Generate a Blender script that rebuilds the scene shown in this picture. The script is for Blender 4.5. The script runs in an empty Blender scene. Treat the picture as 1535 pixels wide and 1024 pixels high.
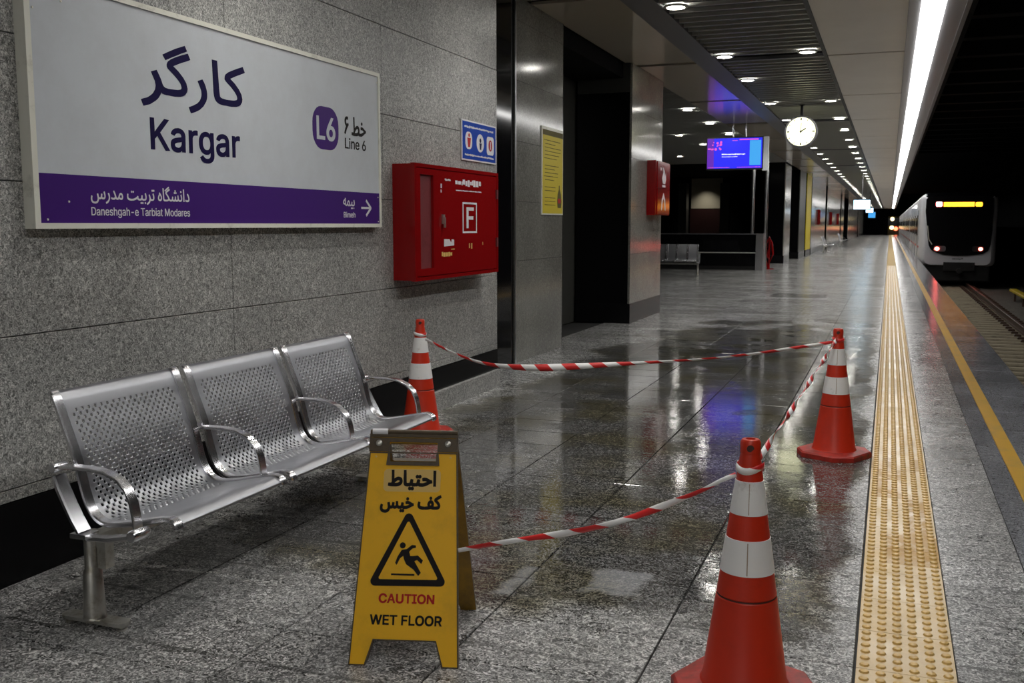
import bpy, math, random, os
from mathutils import Vector, Matrix, geometry
random.seed(7)
SC = bpy.context.scene
COL = SC.collection

# ---------------- camera, world, exposure ----------------
cam = bpy.data.cameras.new('camera'); cam.sensor_width = 36.0; cam.lens = 36.0*1492/1535
cam.clip_start = 0.05; cam.clip_end = 600
camo = bpy.data.objects.new('camera', cam); COL.objects.link(camo)
R3 = Matrix(((0.93567957, -0.04110488, 0.35044847), (0.35285088, 0.10900071, -0.92930894), (0.0, 0.99319144, 0.11649363)))
camo.matrix_world = Matrix.Translation((0, 0, 1.35)) @ R3.to_4x4()
cam.dof.use_dof = True; cam.dof.focus_distance = 4.2; cam.dof.aperture_fstop = 11.0
SC.camera = camo
w = bpy.data.worlds.new('world'); SC.world = w; w.use_nodes = True
w.node_tree.nodes['Background'].inputs[0].default_value = (0.6, 0.7, 1, 1)
w.node_tree.nodes['Background'].inputs[1].default_value = 0.008
SC.view_settings.view_transform = 'Standard'; SC.view_settings.look = 'None'
SC.view_settings.gamma = 1; SC.view_settings.use_curve_mapping = False
SC.view_settings.exposure = 0.36
STRIP_E = 8.5        # light strip emission
DOWN_W = 52.0        # downlight spot power
DOWN_E = 55.0        # downlight lens emission
PI = math.pi
CEIL = 3.5

# ---------------- materials ----------------
def mat(name, col=(0.5, 0.5, 0.5), rough=0.5, metal=0.0, emit=None, es=0.0, coat=0.0, spec=0.5):
    m = bpy.data.materials.new(name); m.use_nodes = True
    b = m.node_tree.nodes['Principled BSDF']
    b.inputs['Base Color'].default_value = (*col, 1); b.inputs['Roughness'].default_value = rough
    b.inputs['Metallic'].default_value = metal; b.inputs['Coat Weight'].default_value = coat
    b.inputs['Specular IOR Level'].default_value = spec
    if emit: b.inputs['Emission Color'].default_value = (*emit, 1); b.inputs['Emission Strength'].default_value = es
    return m
class NT:
    def __init__(s, m): s.t = m.node_tree; s.b = s.t.nodes['Principled BSDF']; s.g = None
    def n(s, ty, **kw):
        x = s.t.nodes.new(ty)
        for k, v in kw.items(): setattr(x, k, v)
        return x
    def l(s, a, b): s.t.links.new(a, b)
    def pos(s):
        if not s.g: s.g = s.n('ShaderNodeNewGeometry')
        return s.g.outputs['Position']
    def objc(s): return s.n('ShaderNodeTexCoord').outputs['Object']
    def noise(s, scale, detail=2, rough=0.5, vec=None, dist=0.0):
        x = s.n('ShaderNodeTexNoise'); x.inputs['Scale'].default_value = scale; x.inputs['Detail'].default_value = detail
        x.inputs['Roughness'].default_value = rough; x.inputs['Distortion'].default_value = dist
        s.l(vec if vec else s.pos(), x.inputs['Vector']); return x.outputs['Fac']
    def voro(s, scale, vec=None):
        x = s.n('ShaderNodeTexVoronoi'); x.inputs['Scale'].default_value = scale
        s.l(vec if vec else s.pos(), x.inputs['Vector']); return x
    def ramp(s, f, stops):
        x = s.n('ShaderNodeValToRGB'); e = x.color_ramp.elements
        while len(e) < len(stops): e.new(0.5)
        for i, (p, c) in enumerate(stops):
            e[i].position = p; e[i].color = (c, c, c, 1) if isinstance(c, (int, float)) else (*c, 1)
        s.l(f, x.inputs[0]); return x.outputs[0]
    def math(s, op, a, b=None, clamp=False):
        x = s.n('ShaderNodeMath', operation=op); x.use_clamp = clamp
        for i, v in enumerate((a, b)):
            if v is None: continue
            if isinstance(v, (int, float)): x.inputs[i].default_value = v
            else: s.l(v, x.inputs[i])
        return x.outputs[0]
    def mix(s, f, a, b, mode='MIX'):
        x = s.n('ShaderNodeMix', data_type='RGBA'); x.blend_type = mode
        for i, v in ((0, f), (6, a), (7, b)):
            if isinstance(v, (int, float)): x.inputs[i].default_value = v if i == 0 else (v, v, v, 1)
            elif isinstance(v, tuple): x.inputs[i].default_value = (*v, 1)
            else: s.l(v, x.inputs[i])
        return x.outputs[2]
    def bump(s, h, strength=0.3, dist=0.002):
        x = s.n('ShaderNodeBump'); x.inputs['Strength'].default_value = strength; x.inputs['Distance'].default_value = dist
        s.l(h, x.inputs['Height']); s.l(x.outputs[0], s.b.inputs['Normal'])
    def sep(s, v):
        x = s.n('ShaderNodeSeparateXYZ'); s.l(v, x.inputs[0]); return x.outputs
    def cell(s, axes, size, org=(-50, -50)):          # random value per tile from world position
        p = s.sep(s.pos()); c = s.n('ShaderNodeCombineXYZ')
        for i, (a, z) in enumerate(zip(axes, size)):
            s.l(s.math('FLOOR', s.math('DIVIDE', s.math('SUBTRACT', p[a], org[i]), z)), c.inputs[i])
        x = s.n('ShaderNodeTexWhiteNoise'); s.l(c.outputs[0], x.inputs['Vector']); return x.outputs['Value']
    def out(s, col=None, rough=None):
        if col is not None: s.l(col, s.b.inputs['Base Color'])
        if rough is not None: s.l(rough, s.b.inputs['Roughness'])

def granite(name, dark, mid, light, rough=0.35, tint=(1, 1, 1), scale=1.0, var=0.25, bump=0.15, spec=0.5):
    m = mat(name, rough=rough, spec=spec); t = NT(m)
    a = t.noise(70*scale, 2, 0.6, dist=1.6); b = t.noise(220*scale, 2, 0.6)
    f = t.math('ADD', t.math('MULTIPLY', a, 0.65), t.math('MULTIPLY', b, 0.35))
    c = t.ramp(f, [(0.40, dark*0.9), (0.465, mid*0.75), (0.53, mid), (0.61, light)])
    big = t.ramp(t.noise(1.3, 4), [(0.3, 1-var), (0.7, 1+var*0.3)])
    c = t.mix(1.0, c, big, 'MULTIPLY'); c = t.mix(1.0, c, tint, 'MULTIPLY')
    t.out(c); t.bump(f, bump, 0.001); return m

M = {}
M['wall'] = granite('granite_wall', 0.11, 0.38, 0.72, 0.33, (1.0, 1.0, 0.97))
M['gloss_granite'] = granite('polished_granite', 0.20, 0.26, 0.33, 0.13, (1.0, 0.99, 0.90), 0.7, bump=0.0)
M['black_gloss'] = mat('black_polished_stone', (0.005, 0.005, 0.006), 0.08, spec=0.25)
M['black'] = mat('black_paint', (0.006, 0.006, 0.006), 0.6)
M['black_stone'] = mat('black_stone', (0.006, 0.006, 0.007), 0.25, spec=0.2)
M['void'] = mat('unlit_dark_concrete', (0.005, 0.005, 0.006), 0.9, spec=0.1)  # near-black colour stands in for the darkness of tunnel and hall
M['joint'] = mat('dark_joint', (0.015, 0.015, 0.015), 0.7)
M['unlit_beam'] = mat('unlit_dark_beam', (0.010, 0.010, 0.011), 0.9, spec=0.1)  # darkness above the track put into the beam colour

def floor_mat(name, far=False):
    m = mat(name, rough=0.3, spec=0.42); t = NT(m)
    a = t.noise(48, 2, 0.6, dist=2.0); b = t.noise(170, 2, 0.6)
    f = t.math('ADD', t.math('MULTIPLY', a, 0.72), t.math('MULTIPLY', b, 0.28))
    dry = t.ramp(f, [(0.40, 0.035), (0.465, 0.19), (0.53, 0.37), (0.61, 0.85)])
    wet = t.ramp(f, [(0.40, 0.018), (0.465, 0.06), (0.53, 0.13), (0.61, 0.28)])
    p = t.sep(t.pos())
    # soaked zone of the platform, broken up by noise
    def band(v, a0, a1, b1, b0):
        return t.math('MULTIPLY', t.math('DIVIDE', t.math('SUBTRACT', v, a0), a1-a0, True), t.math('DIVIDE', t.math('SUBTRACT', b0, v), b0-b1, True))
    zone = t.math('MULTIPLY', band(p[0], -3.3, -2.2, -0.3, 0.05), band(p[1], 2.7, 4.0, 9.5, 17.0))
    nz = t.noise(1.1, 5, 0.62)
    wm = t.ramp(t.math('ADD', t.math('MULTIPLY', zone, 0.55), t.math('MULTIPLY', nz, 0.75)), [(0.55, 0.0), (0.66, 1.0)])
    pud = t.ramp(t.math('ADD', t.math('MULTIPLY', zone, 0.40), t.math('MULTIPLY', t.noise(2.3, 5, 0.6), 0.8)), [(0.66, 0.0), (0.74, 1.0)])
    tv = t.ramp(t.cell((0, 1), (0.6, 0.3725), (-60.047, -60.0950)), [(0, 0.80), (1, 1.10)])
    c = t.mix(wm, dry, wet); c = t.mix(1.0, c, tv, 'MULTIPLY')
    stain = t.ramp(t.noise(0.7, 4, 0.6), [(0.35, (0.80, 0.80, 0.78)), (0.6, (1, 1, 1))])
    c = t.mix(1.0, c, stain, 'MULTIPLY')
    c = t.mix(t.math('MULTIPLY', wm, t.ramp(t.noise(1.9, 4), [(0.45, 0), (0.62, 1.0)])), c, t.mix(1.0, c, (0.80, 0.74, 0.52), 'MULTIPLY'))
    rd = t.mix(t.math('DIVIDE', t.math('SUBTRACT', p[1], 5.0), 6.0, True), t.ramp(t.noise(6, 3), [(0.3, 0.26), (0.7, 0.35)]), t.ramp(t.noise(4, 3), [(0.3, 0.15), (0.7, 0.24)]))
    r = t.mix(wm, rd, 0.11)
    r = t.mix(pud, r, 0.05)
    # grime collected along the tile joints
    def near(v, org, size, w_):
        q = t.math('FRACT', t.math('ADD', t.math('DIVIDE', t.math('SUBTRACT', v, org), size), w_/size/2))
        return t.math('LESS_THAN', q, w_/size)
    lft = t.math('LESS_THAN', p[0], -0.03)
    wob = t.math('MULTIPLY', t.math('SUBTRACT', t.noise(14, 3), 0.5), 0.006)
    gy = near(t.math('ADD', p[1], wob), -60.0965, 0.3725, 0.017); gx = t.math('MULTIPLY', near(p[0], -60.049, 0.6, 0.007), lft)
    gr = t.math('MULTIPLY', t.math('MAXIMUM', gy, gx), t.ramp(t.noise(2.6, 4), [(0.35, 0.35), (0.6, 1.0)]))
    c = t.mix(t.math('MULTIPLY', gr, 0.6), c, (0.02, 0.02, 0.018))
    # odd patches: two painted pale reflections near the warning sign, two dark soaked tiles further off
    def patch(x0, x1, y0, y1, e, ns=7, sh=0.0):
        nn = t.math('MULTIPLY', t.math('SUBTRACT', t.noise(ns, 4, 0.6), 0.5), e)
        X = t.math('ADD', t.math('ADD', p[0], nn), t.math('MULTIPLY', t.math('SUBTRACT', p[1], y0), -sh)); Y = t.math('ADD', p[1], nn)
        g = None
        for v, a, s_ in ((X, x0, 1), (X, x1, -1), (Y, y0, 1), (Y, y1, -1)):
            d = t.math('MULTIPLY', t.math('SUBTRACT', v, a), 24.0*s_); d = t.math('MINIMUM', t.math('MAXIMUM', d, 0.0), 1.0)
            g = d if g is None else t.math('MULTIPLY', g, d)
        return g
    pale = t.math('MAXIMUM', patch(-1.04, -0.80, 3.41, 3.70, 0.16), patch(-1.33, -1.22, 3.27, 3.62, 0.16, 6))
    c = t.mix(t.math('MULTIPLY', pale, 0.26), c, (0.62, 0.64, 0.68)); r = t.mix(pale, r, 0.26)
    dk = t.math('MAXIMUM', patch(-2.13, -1.82, 7.45, 7.90, 0.10, 4), patch(-2.1, -1.05, 19.2, 20.3, 0.3, 3))
    c = t.mix(t.math('MULTIPLY', dk, 0.6), c, (0.03, 0.03, 0.03))
    t.out(c, r)
    hb = t.math('MULTIPLY', t.math('ADD', f, t.math('MULTIPLY', t.noise(22, 2), 1.2)), t.math('SUBTRACT', 1.0, t.math('MULTIPLY', pud, 0.75)))
    t.bump(hb, 0.35, 0.0022)
    return m
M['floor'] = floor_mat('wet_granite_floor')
M['edge'] = granite('dark_polished_edge_granite', 0.12, 0.27, 0.42, 0.16, (0.95, 0.97, 1.05), 0.8, 0.45, 0.03)

def tactile_mat():
    m = mat('tactile_paving', rough=0.3); t = NT(m)
    n1 = t.noise(60, 3); n2 = t.noise(2.0, 4)
    base = t.mix(t.ramp(n1, [(0.35, 0), (0.65, 1)]), (0.60, 0.42, 0.17), (0.70, 0.51, 0.25))
    worn = t.mix(t.ramp(n2, [(0.42, 0), (0.6, 0.75)]), base, (0.70, 0.56, 0.36))
    p = t.sep(t.pos())
    inb = t.math('MULTIPLY', t.math('GREATER_THAN', p[1], 4.15), t.math('LESS_THAN', p[1], 6.1))
    cc = t.cell((0, 1), (0.0487, 0.62), (-50.046, -50))
    y = t.math('MULTIPLY', inb, t.math('GREATER_THAN', cc, 0.5))
    yn = t.math('MULTIPLY', y, t.ramp(t.noise(9, 4, 0.7), [(0.36, 0), (0.46, 1)]))
    c = t.mix(yn, worn, (0.44, 0.23, 0.008))
    t.out(c, t.mix(t.ramp(t.noise(5, 3), [(0.4, 0), (0.6, 1)]), 0.28, 0.42)); t.bump(n1, 0.1, 0.001); return m
M['tactile'] = tactile_mat()
M['tactile_far'] = mat('distant_tactile_paving', (0.56, 0.41, 0.20), 0.7, spec=0.15)
M['blister'] = mat('worn_blister', (0.66, 0.44, 0.15), 0.3)
def dirty(name, col, dirt, rough=0.4, scale=8, lo=0.5, hi=0.75, **k):
    m = mat(name, col, rough, **k); t = NT(m)
    f = t.ramp(t.noise(scale, 6, 0.7), [(lo, 0), (hi, 1)])
    t.out(t.mix(f, col, dirt)); return m
M['yellow_line'] = dirty('yellow_line_paint', (0.62, 0.36, 0.045), (0.42, 0.30, 0.12), 0.3, 5)
M['steel'] = mat('brushed_steel', (0.72, 0.73, 0.76), 0.30, 1.0)
def brushed():
    m = mat('perforated_steel', (0.47, 0.48, 0.51), 0.3, 1.0); t = NT(m)
    t.out(None, t.ramp(t.noise(14, 4, 0.6), [(0.3, 0.32), (0.7, 0.44)])); return m
M['seat_steel'] = brushed()
M['chrome'] = mat('polished_steel', (0.80, 0.80, 0.83), 0.24, 1.0)
M['worn_steel'] = dirty('worn_steel', (0.60, 0.59, 0.55), (0.32, 0.28, 0.20), 0.34, 20, metal=0.9)
M['sign_white'] = dirty('sign_white', (0.60, 0.64, 0.69), (0.54, 0.57, 0.61), 0.35, 3, 0.4, 0.7)
M['sign_frame'] = dirty('sign_frame', (0.80, 0.80, 0.72), (0.40, 0.39, 0.33), 0.35, 9, 0.55, 0.8)
M['purple'] = mat('purple_print', (0.055, 0.014, 0.17), 0.4, spec=0.2)
M['navy'] = mat('navy_print', (0.008, 0.005, 0.05), 0.5, spec=0.12)
M['white_print'] = mat('white_print', (0.75, 0.75, 0.78), 0.4)
M['black_print'] = mat('black_print', (0.010, 0.008, 0.008), 0.5, spec=0.15)
M['red_print'] = mat('red_print', (0.46, 0.015, 0.015), 0.45, spec=0.15)
M['red'] = mat('red_enamel', (0.24, 0.005, 0.006), 0.12, spec=0.3)
M['red_dark'] = mat('dark_red_enamel', (0.10, 0.004, 0.005), 0.5)  # darker red for the cabinet door hinges
M['window_red'] = dirty('frosted_window', (0.20, 0.045, 0.05), (0.12, 0.02, 0.02), 0.3, 15)
M['blue'] = mat('blue_print', (0.008, 0.055, 0.40), 0.4, spec=0.05)
M['yellow_poster'] = mat('yellow_poster', (0.62, 0.50, 0.01), 0.45)
M['poster_dark'] = mat('poster_dark', (0.10, 0.08, 0.01), 0.6)
M['aframe'] = dirty('yellow_plastic', (0.92, 0.50, 0.004), (0.66, 0.36, 0.012), 0.40, 6, 0.5, 0.85, spec=0.28)
M['aframe_edge'] = dirty('grimy_plastic_edge', (0.075, 0.05, 0.022), (0.03, 0.022, 0.015), 0.5, 30)
M['aframe_back'] = dirty('grimy_yellow_plastic', (0.42, 0.24, 0.02), (0.09, 0.06, 0.03), 0.45, 7, 0.35, 0.7)
M['glue'] = mat('faded_sticker', (0.75, 0.50, 0.14), 0.5)
M['cone'] = dirty('cone_orange', (0.58, 0.032, 0.010), (0.44, 0.028, 0.011), 0.38, 9, 0.5, 0.85)
M['cone_base'] = dirty('cone_base', (0.42, 0.022, 0.012), (0.10, 0.02, 0.015), 0.5, 14, 0.45, 0.75)
M['cone_white'] = dirty('reflective_white', (0.86, 0.86, 0.86), (0.36, 0.33, 0.30), 0.42, 11, 0.55, 0.8)
M['cone_stain'] = mat('cone_drip_stain', (0.36, 0.28, 0.21), 0.6)
M['cone_dark'] = mat('cone_dark_tone', (0.06, 0.02, 0.015), 0.6)  # dark tone for the groove and for shade painted in tip holes
def soffit():
    m = mat('satin_ceiling_panel', (0.50, 0.45, 0.38), 0.16, 0.0, spec=0.4); t = NT(m)
    t.bump(t.noise(0.9, 3), 0.08, 0.03); return m
M['soffit'] = soffit()
M['ceiling_white'] = dirty('cream_ceiling_panel', (0.80, 0.74, 0.66), (0.74, 0.68, 0.60), 0.45, 0.8, 0.4, 0.7)
M['grey_metal'] = mat('grey_ceiling_channel', (0.10, 0.10, 0.11), 0.5, 0.1)
M['housing'] = mat('lamp_housing', (0.16, 0.16, 0.17), 0.4)
M['slat'] = mat('ceiling_slat', (0.03, 0.03, 0.03), 0.6, 0.0, spec=0.3)
M['slat_edge'] = mat('slat_bright_edge', (0.62, 0.62, 0.58), 0.3, 0.2)
M['strip'] = mat('light_strip', (0.9, 0.9, 0.9), 0.4, emit=(1.0, 0.985, 0.96), es=STRIP_E)
M['lens'] = mat('downlight_lens', (0.9, 0.9, 0.9), 0.4, emit=(1.0, 0.97, 0.90), es=DOWN_E)
M['clock_face'] = mat('clock_face', (0.9, 0.9, 0.8), 0.4, emit=(1.0, 1.0, 0.80), es=0.36)
M['screen_blue'] = mat('screen_blue', (0.01, 0.01, 0.05), 0.2, emit=(0.035, 0.035, 1.0), es=0.75)
M['screen_cyan'] = mat('screen_cyan', (0.01, 0.01, 0.05), 0.2, emit=(0.07, 0.45, 1.0), es=0.7)
M['screen_purple'] = mat('screen_purple', (0.01, 0.01, 0.05), 0.2, emit=(0.14, 0.03, 0.45), es=0.8)
M['screen_magenta'] = mat('screen_magenta', (0.01, 0.01, 0.05), 0.2, emit=(0.75, 0.10, 0.55), es=0.9)
M['screen_white'] = mat('screen_white', (0.01, 0.01, 0.05), 0.2, emit=(0.75, 0.75, 1.0), es=1.3)
M['screen_pale'] = mat('screen_pale', (0.01, 0.01, 0.05), 0.2, emit=(0.50, 0.78, 1.0), es=3.2)
M['train'] = mat('train_body', (0.62, 0.62, 0.66), 0.3, coat=0.3)
M['train_side'] = mat('train_side', (0.36, 0.37, 0.38), 0.3, 0.4)
M['glass_black'] = mat('train_black_glass', (0.004, 0.004, 0.005), 0.10)
M['amber'] = mat('amber_display', (0.1, 0.05, 0), 0.4, emit=(1.0, 0.38, 0.02), es=3.0)
M['tail'] = mat('tail_lamp', (0.3, 0, 0), 0.3, emit=(1.0, 0.10, 0.07), es=24.0)
M['tail_far'] = mat('far_tail_lamp', (0.3, 0, 0), 0.3, emit=(1.0, 0.15, 0.07), es=4.0)
M['tail_top'] = mat('tail_lamp_top', (0.3, 0, 0), 0.3, emit=(1.0, 0.20, 0.20), es=9.0)
M['train_red'] = mat('train_red_stripe', (0.45, 0.02, 0.02), 0.4)
M['lamp_warm'] = mat('far_lamp_warm', (0.3, 0.2, 0), 0.3, emit=(1.0, 0.75, 0.35), es=3.5)
M['far_yellow'] = mat('far_train_body', (0.50, 0.38, 0.14), 0.4, emit=(0.5, 0.33, 0.12), es=0.0)
M['ballast'] = granite('track_bed', 0.05, 0.10, 0.18, 0.8, (1.05, 1.0, 0.85), 0.3)
M['sleeper'] = dirty('sleeper_concrete', (0.27, 0.23, 0.16), (0.13, 0.11, 0.08), 0.8, 5)
M['rail'] = mat('rusty_rail', (0.10, 0.065, 0.05), 0.45, 0.6)
M['third_rail'] = dirty('third_rail_cover', (0.62, 0.48, 0.02), (0.35, 0.27, 0.03), 0.4, 4)
M['beige'] = mat('beige_panel', (0.55, 0.50, 0.38), 0.6)
M['maroon'] = mat('maroon_board', (0.03, 0.006, 0.005), 0.5)
M['grey_wall'] = mat('grey_column', (0.05, 0.05, 0.045), 0.4)
def tape_mat():
    m = mat('barrier_tape', (0.8, 0.8, 0.8), 0.35); t = NT(m)
    uv = t.n('ShaderNodeUVMap'); s = t.sep(uv.outputs[0])
    v = t.math('FRACT', t.math('ADD', t.math('DIVIDE', s[0], 0.17), t.math('MULTIPLY', s[1], 0.22)))
    t.out(t.mix(t.math('GREATER_THAN', v, 0.5), (0.88, 0.88, 0.88), (0.66, 0.02, 0.02))); return m
M['tape'] = tape_mat()

# ---------------- mesh helpers ----------------
class MB:
    def __init__(s): s.v = []; s.f = []; s.mi = []; s.ms = []
    def m(s, name):
        if name not in s.ms: s.ms.append(name)
        return s.ms.index(name)
    def add(s, vs, fs, mat='wall'):
        k = len(s.v); s.v += [tuple(q) for q in vs]; i = s.m(mat)
        for f in fs: s.f.append(tuple(a+k for a in f)); s.mi.append(i)
        return s
    def box(s, x0, x1, y0, y1, z0, z1, mat='wall', T=None):
        vs = [(x0, y0, z0), (x1, y0, z0), (x1, y1, z0), (x0, y1, z0), (x0, y0, z1), (x1, y0, z1), (x1, y1, z1), (x0, y1, z1)]
        if T: vs = [T @ Vector(q) for q in vs]
        return s.add(vs, [(3, 2, 1, 0), (4, 5, 6, 7), (0, 1, 5, 4), (1, 2, 6, 5), (2, 3, 7, 6), (3, 0, 4, 7)], mat)
    def bevbox(s, x0, x1, y0, y1, z0, z1, b, mat='wall'):   # chamfered on the top rim
        vs = [(x0, y0, z0), (x1, y0, z0), (x1, y1, z0), (x0, y1, z0), (x0, y0, z1-b), (x1, y0, z1-b), (x1, y1, z1-b), (x0, y1, z1-b),
              (x0+b, y0+b, z1), (x1-b, y0+b, z1), (x1-b, y1-b, z1), (x0+b, y1-b, z1)]
        return s.add(vs, [(0, 1, 5, 4), (1, 2, 6, 5), (2, 3, 7, 6), (3, 0, 4, 7), (4, 5, 9, 8), (5, 6, 10, 9), (6, 7, 11, 10), (7, 4, 8, 11), (8, 9, 10, 11)], mat)
    def lathe(s, prof, n=32, mat='wall', c=(0, 0, 0), ax='z'):
        vs = []
        for r, z in prof:
            for i in range(n):
                a = 2*PI*i/n; x, y = r*math.cos(a), r*math.sin(a)
                q = (x, y, z) if ax == 'z' else ((x, -z, y) if ax == 'y' else (z, x, y))
                vs.append((c[0]+q[0], c[1]+q[1], c[2]+q[2]))
        fs = []
        for j in range(len(prof)-1):
            for i in range(n):
                k = (i+1) % n; fs.append((j*n+i, j*n+k, (j+1)*n+k, (j+1)*n+i))
        if prof[0][0] > 1e-6: fs.append(tuple(reversed(range(n))))
        if prof[-1][0] > 1e-6: fs.append(tuple(range((len(prof)-1)*n, len(prof)*n)))
        return s.add(vs, fs, mat)
    def tube(s, pts, r, n=10, mat='steel', flat=None, up=(0, 0, 1)):
        # tube (or flat bar: flat=(half width, half thickness)) along a polyline
        pts = [Vector(p) for p in pts]; vs = []; up = Vector(up)
        for i, p in enumerate(pts):
            d = (pts[min(i+1, len(pts)-1)]-pts[max(i-1, 0)]).normalized()
            if flat:
                a = up.normalized(); b = d.cross(a).normalized(); hw, ht = flat; ch = min(hw, ht)*0.5
                ring = [(hw-ch, ht), (hw, ht-ch), (hw, -ht+ch), (hw-ch, -ht), (-hw+ch, -ht), (-hw, -ht+ch), (-hw, ht-ch), (-hw+ch, ht)]
                for x, y in ring: vs.append(p+a*x+b*y)
                nn = 8
            else:
                a = d.cross(Vector((0.31, 0.17, 0.93))).normalized(); b = d.cross(a); nn = n
                rr = r[i] if isinstance(r, (list, tuple)) else r
                for k in range(n): vs.append(p+a*rr*math.cos(2*PI*k/n)+b*rr*math.sin(2*PI*k/n))
        fs = []
        for j in range(len(pts)-1):
            for i in range(nn):
                k = (i+1) % nn; fs.append((j*nn+i, j*nn+k, (j+1)*nn+k, (j+1)*nn+i))
        fs.append(tuple(reversed(range(nn)))); fs.append(tuple(range((len(pts)-1)*nn, len(pts)*nn)))
        return s.add(vs, fs, mat)
    def mesh(s, name, smooth=False):
        me = bpy.data.meshes.new(name); me.from_pydata([tuple(v) for v in s.v], [], s.f)
        for k in s.ms: me.materials.append(M[k])
        me.polygons.foreach_set('material_index', s.mi)
        if smooth:
            me.polygons.foreach_set('use_smooth', [True]*len(s.f))
            try: me.set_sharp_from_angle(angle=math.radians(38))
            except Exception: pass
        me.update(); return me
    def build(s, name, parent=None, loc=(0, 0, 0), smooth=False, **props):
        return obj(name, s.mesh(name, smooth), parent, loc, **props)
def obj(name, me, parent=None, loc=(0, 0, 0), rot=(0, 0, 0), **props):
    o = bpy.data.objects.new(name, me); COL.objects.link(o); o.location = loc; o.rotation_euler = rot
    if parent: o.parent = parent
    for k, v in props.items(): o[k] = v
    return o
def thing(name, label, category, loc=(0, 0, 0), rot=(0, 0, 0), group=None):
    o = bpy.data.objects.new(name, None); COL.objects.link(o); o.location = loc; o.rotation_euler = rot
    o.empty_display_size = 0.1; o['label'] = label; o['category'] = category
    if group: o['group'] = group
    return o
def copy_tree(o, parent=None):
    c = o.copy(); COL.objects.link(c); c.parent = parent
    for ch in list(o.children): copy_tree(ch, c)
    return c
def hollow(name): 
    o = bpy.data.objects.new(name, None); COL.objects.link(o); o['kind'] = 'structure'; o.empty_display_size = 0.1; return o

# polygon with holes by non-zero winding, as flat triangles
def fill(contours):
    vs = []; ed = []
    for c in contours:
        k = len(vs); n = len(c); vs += [Vector(p) for p in c]; ed += [(k+i, k+(i+1) % n) for i in range(n)]
    r = geometry.delaunay_2d_cdt(vs, ed, [], 0, 1e-6)
    ov, of = r[0], r[2]; keep = []
    for f in of:
        cx = sum(ov[i].x for i in f)/len(f); cy = sum(ov[i].y for i in f)/len(f); wn = 0
        for c in contours:
            n = len(c)
            for i in range(n):
                (x0, y0), (x1, y1) = c[i], c[(i+1) % n]
                if (y0 <= cy) != (y1 <= cy):
                    t = (cy-y0)/(y1-y0)
                    if x0+t*(x1-x0) > cx: wn += 1 if y1 > y0 else -1
        if wn: keep.append(f)
    return [(v.x, v.y) for v in ov], keep
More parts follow.
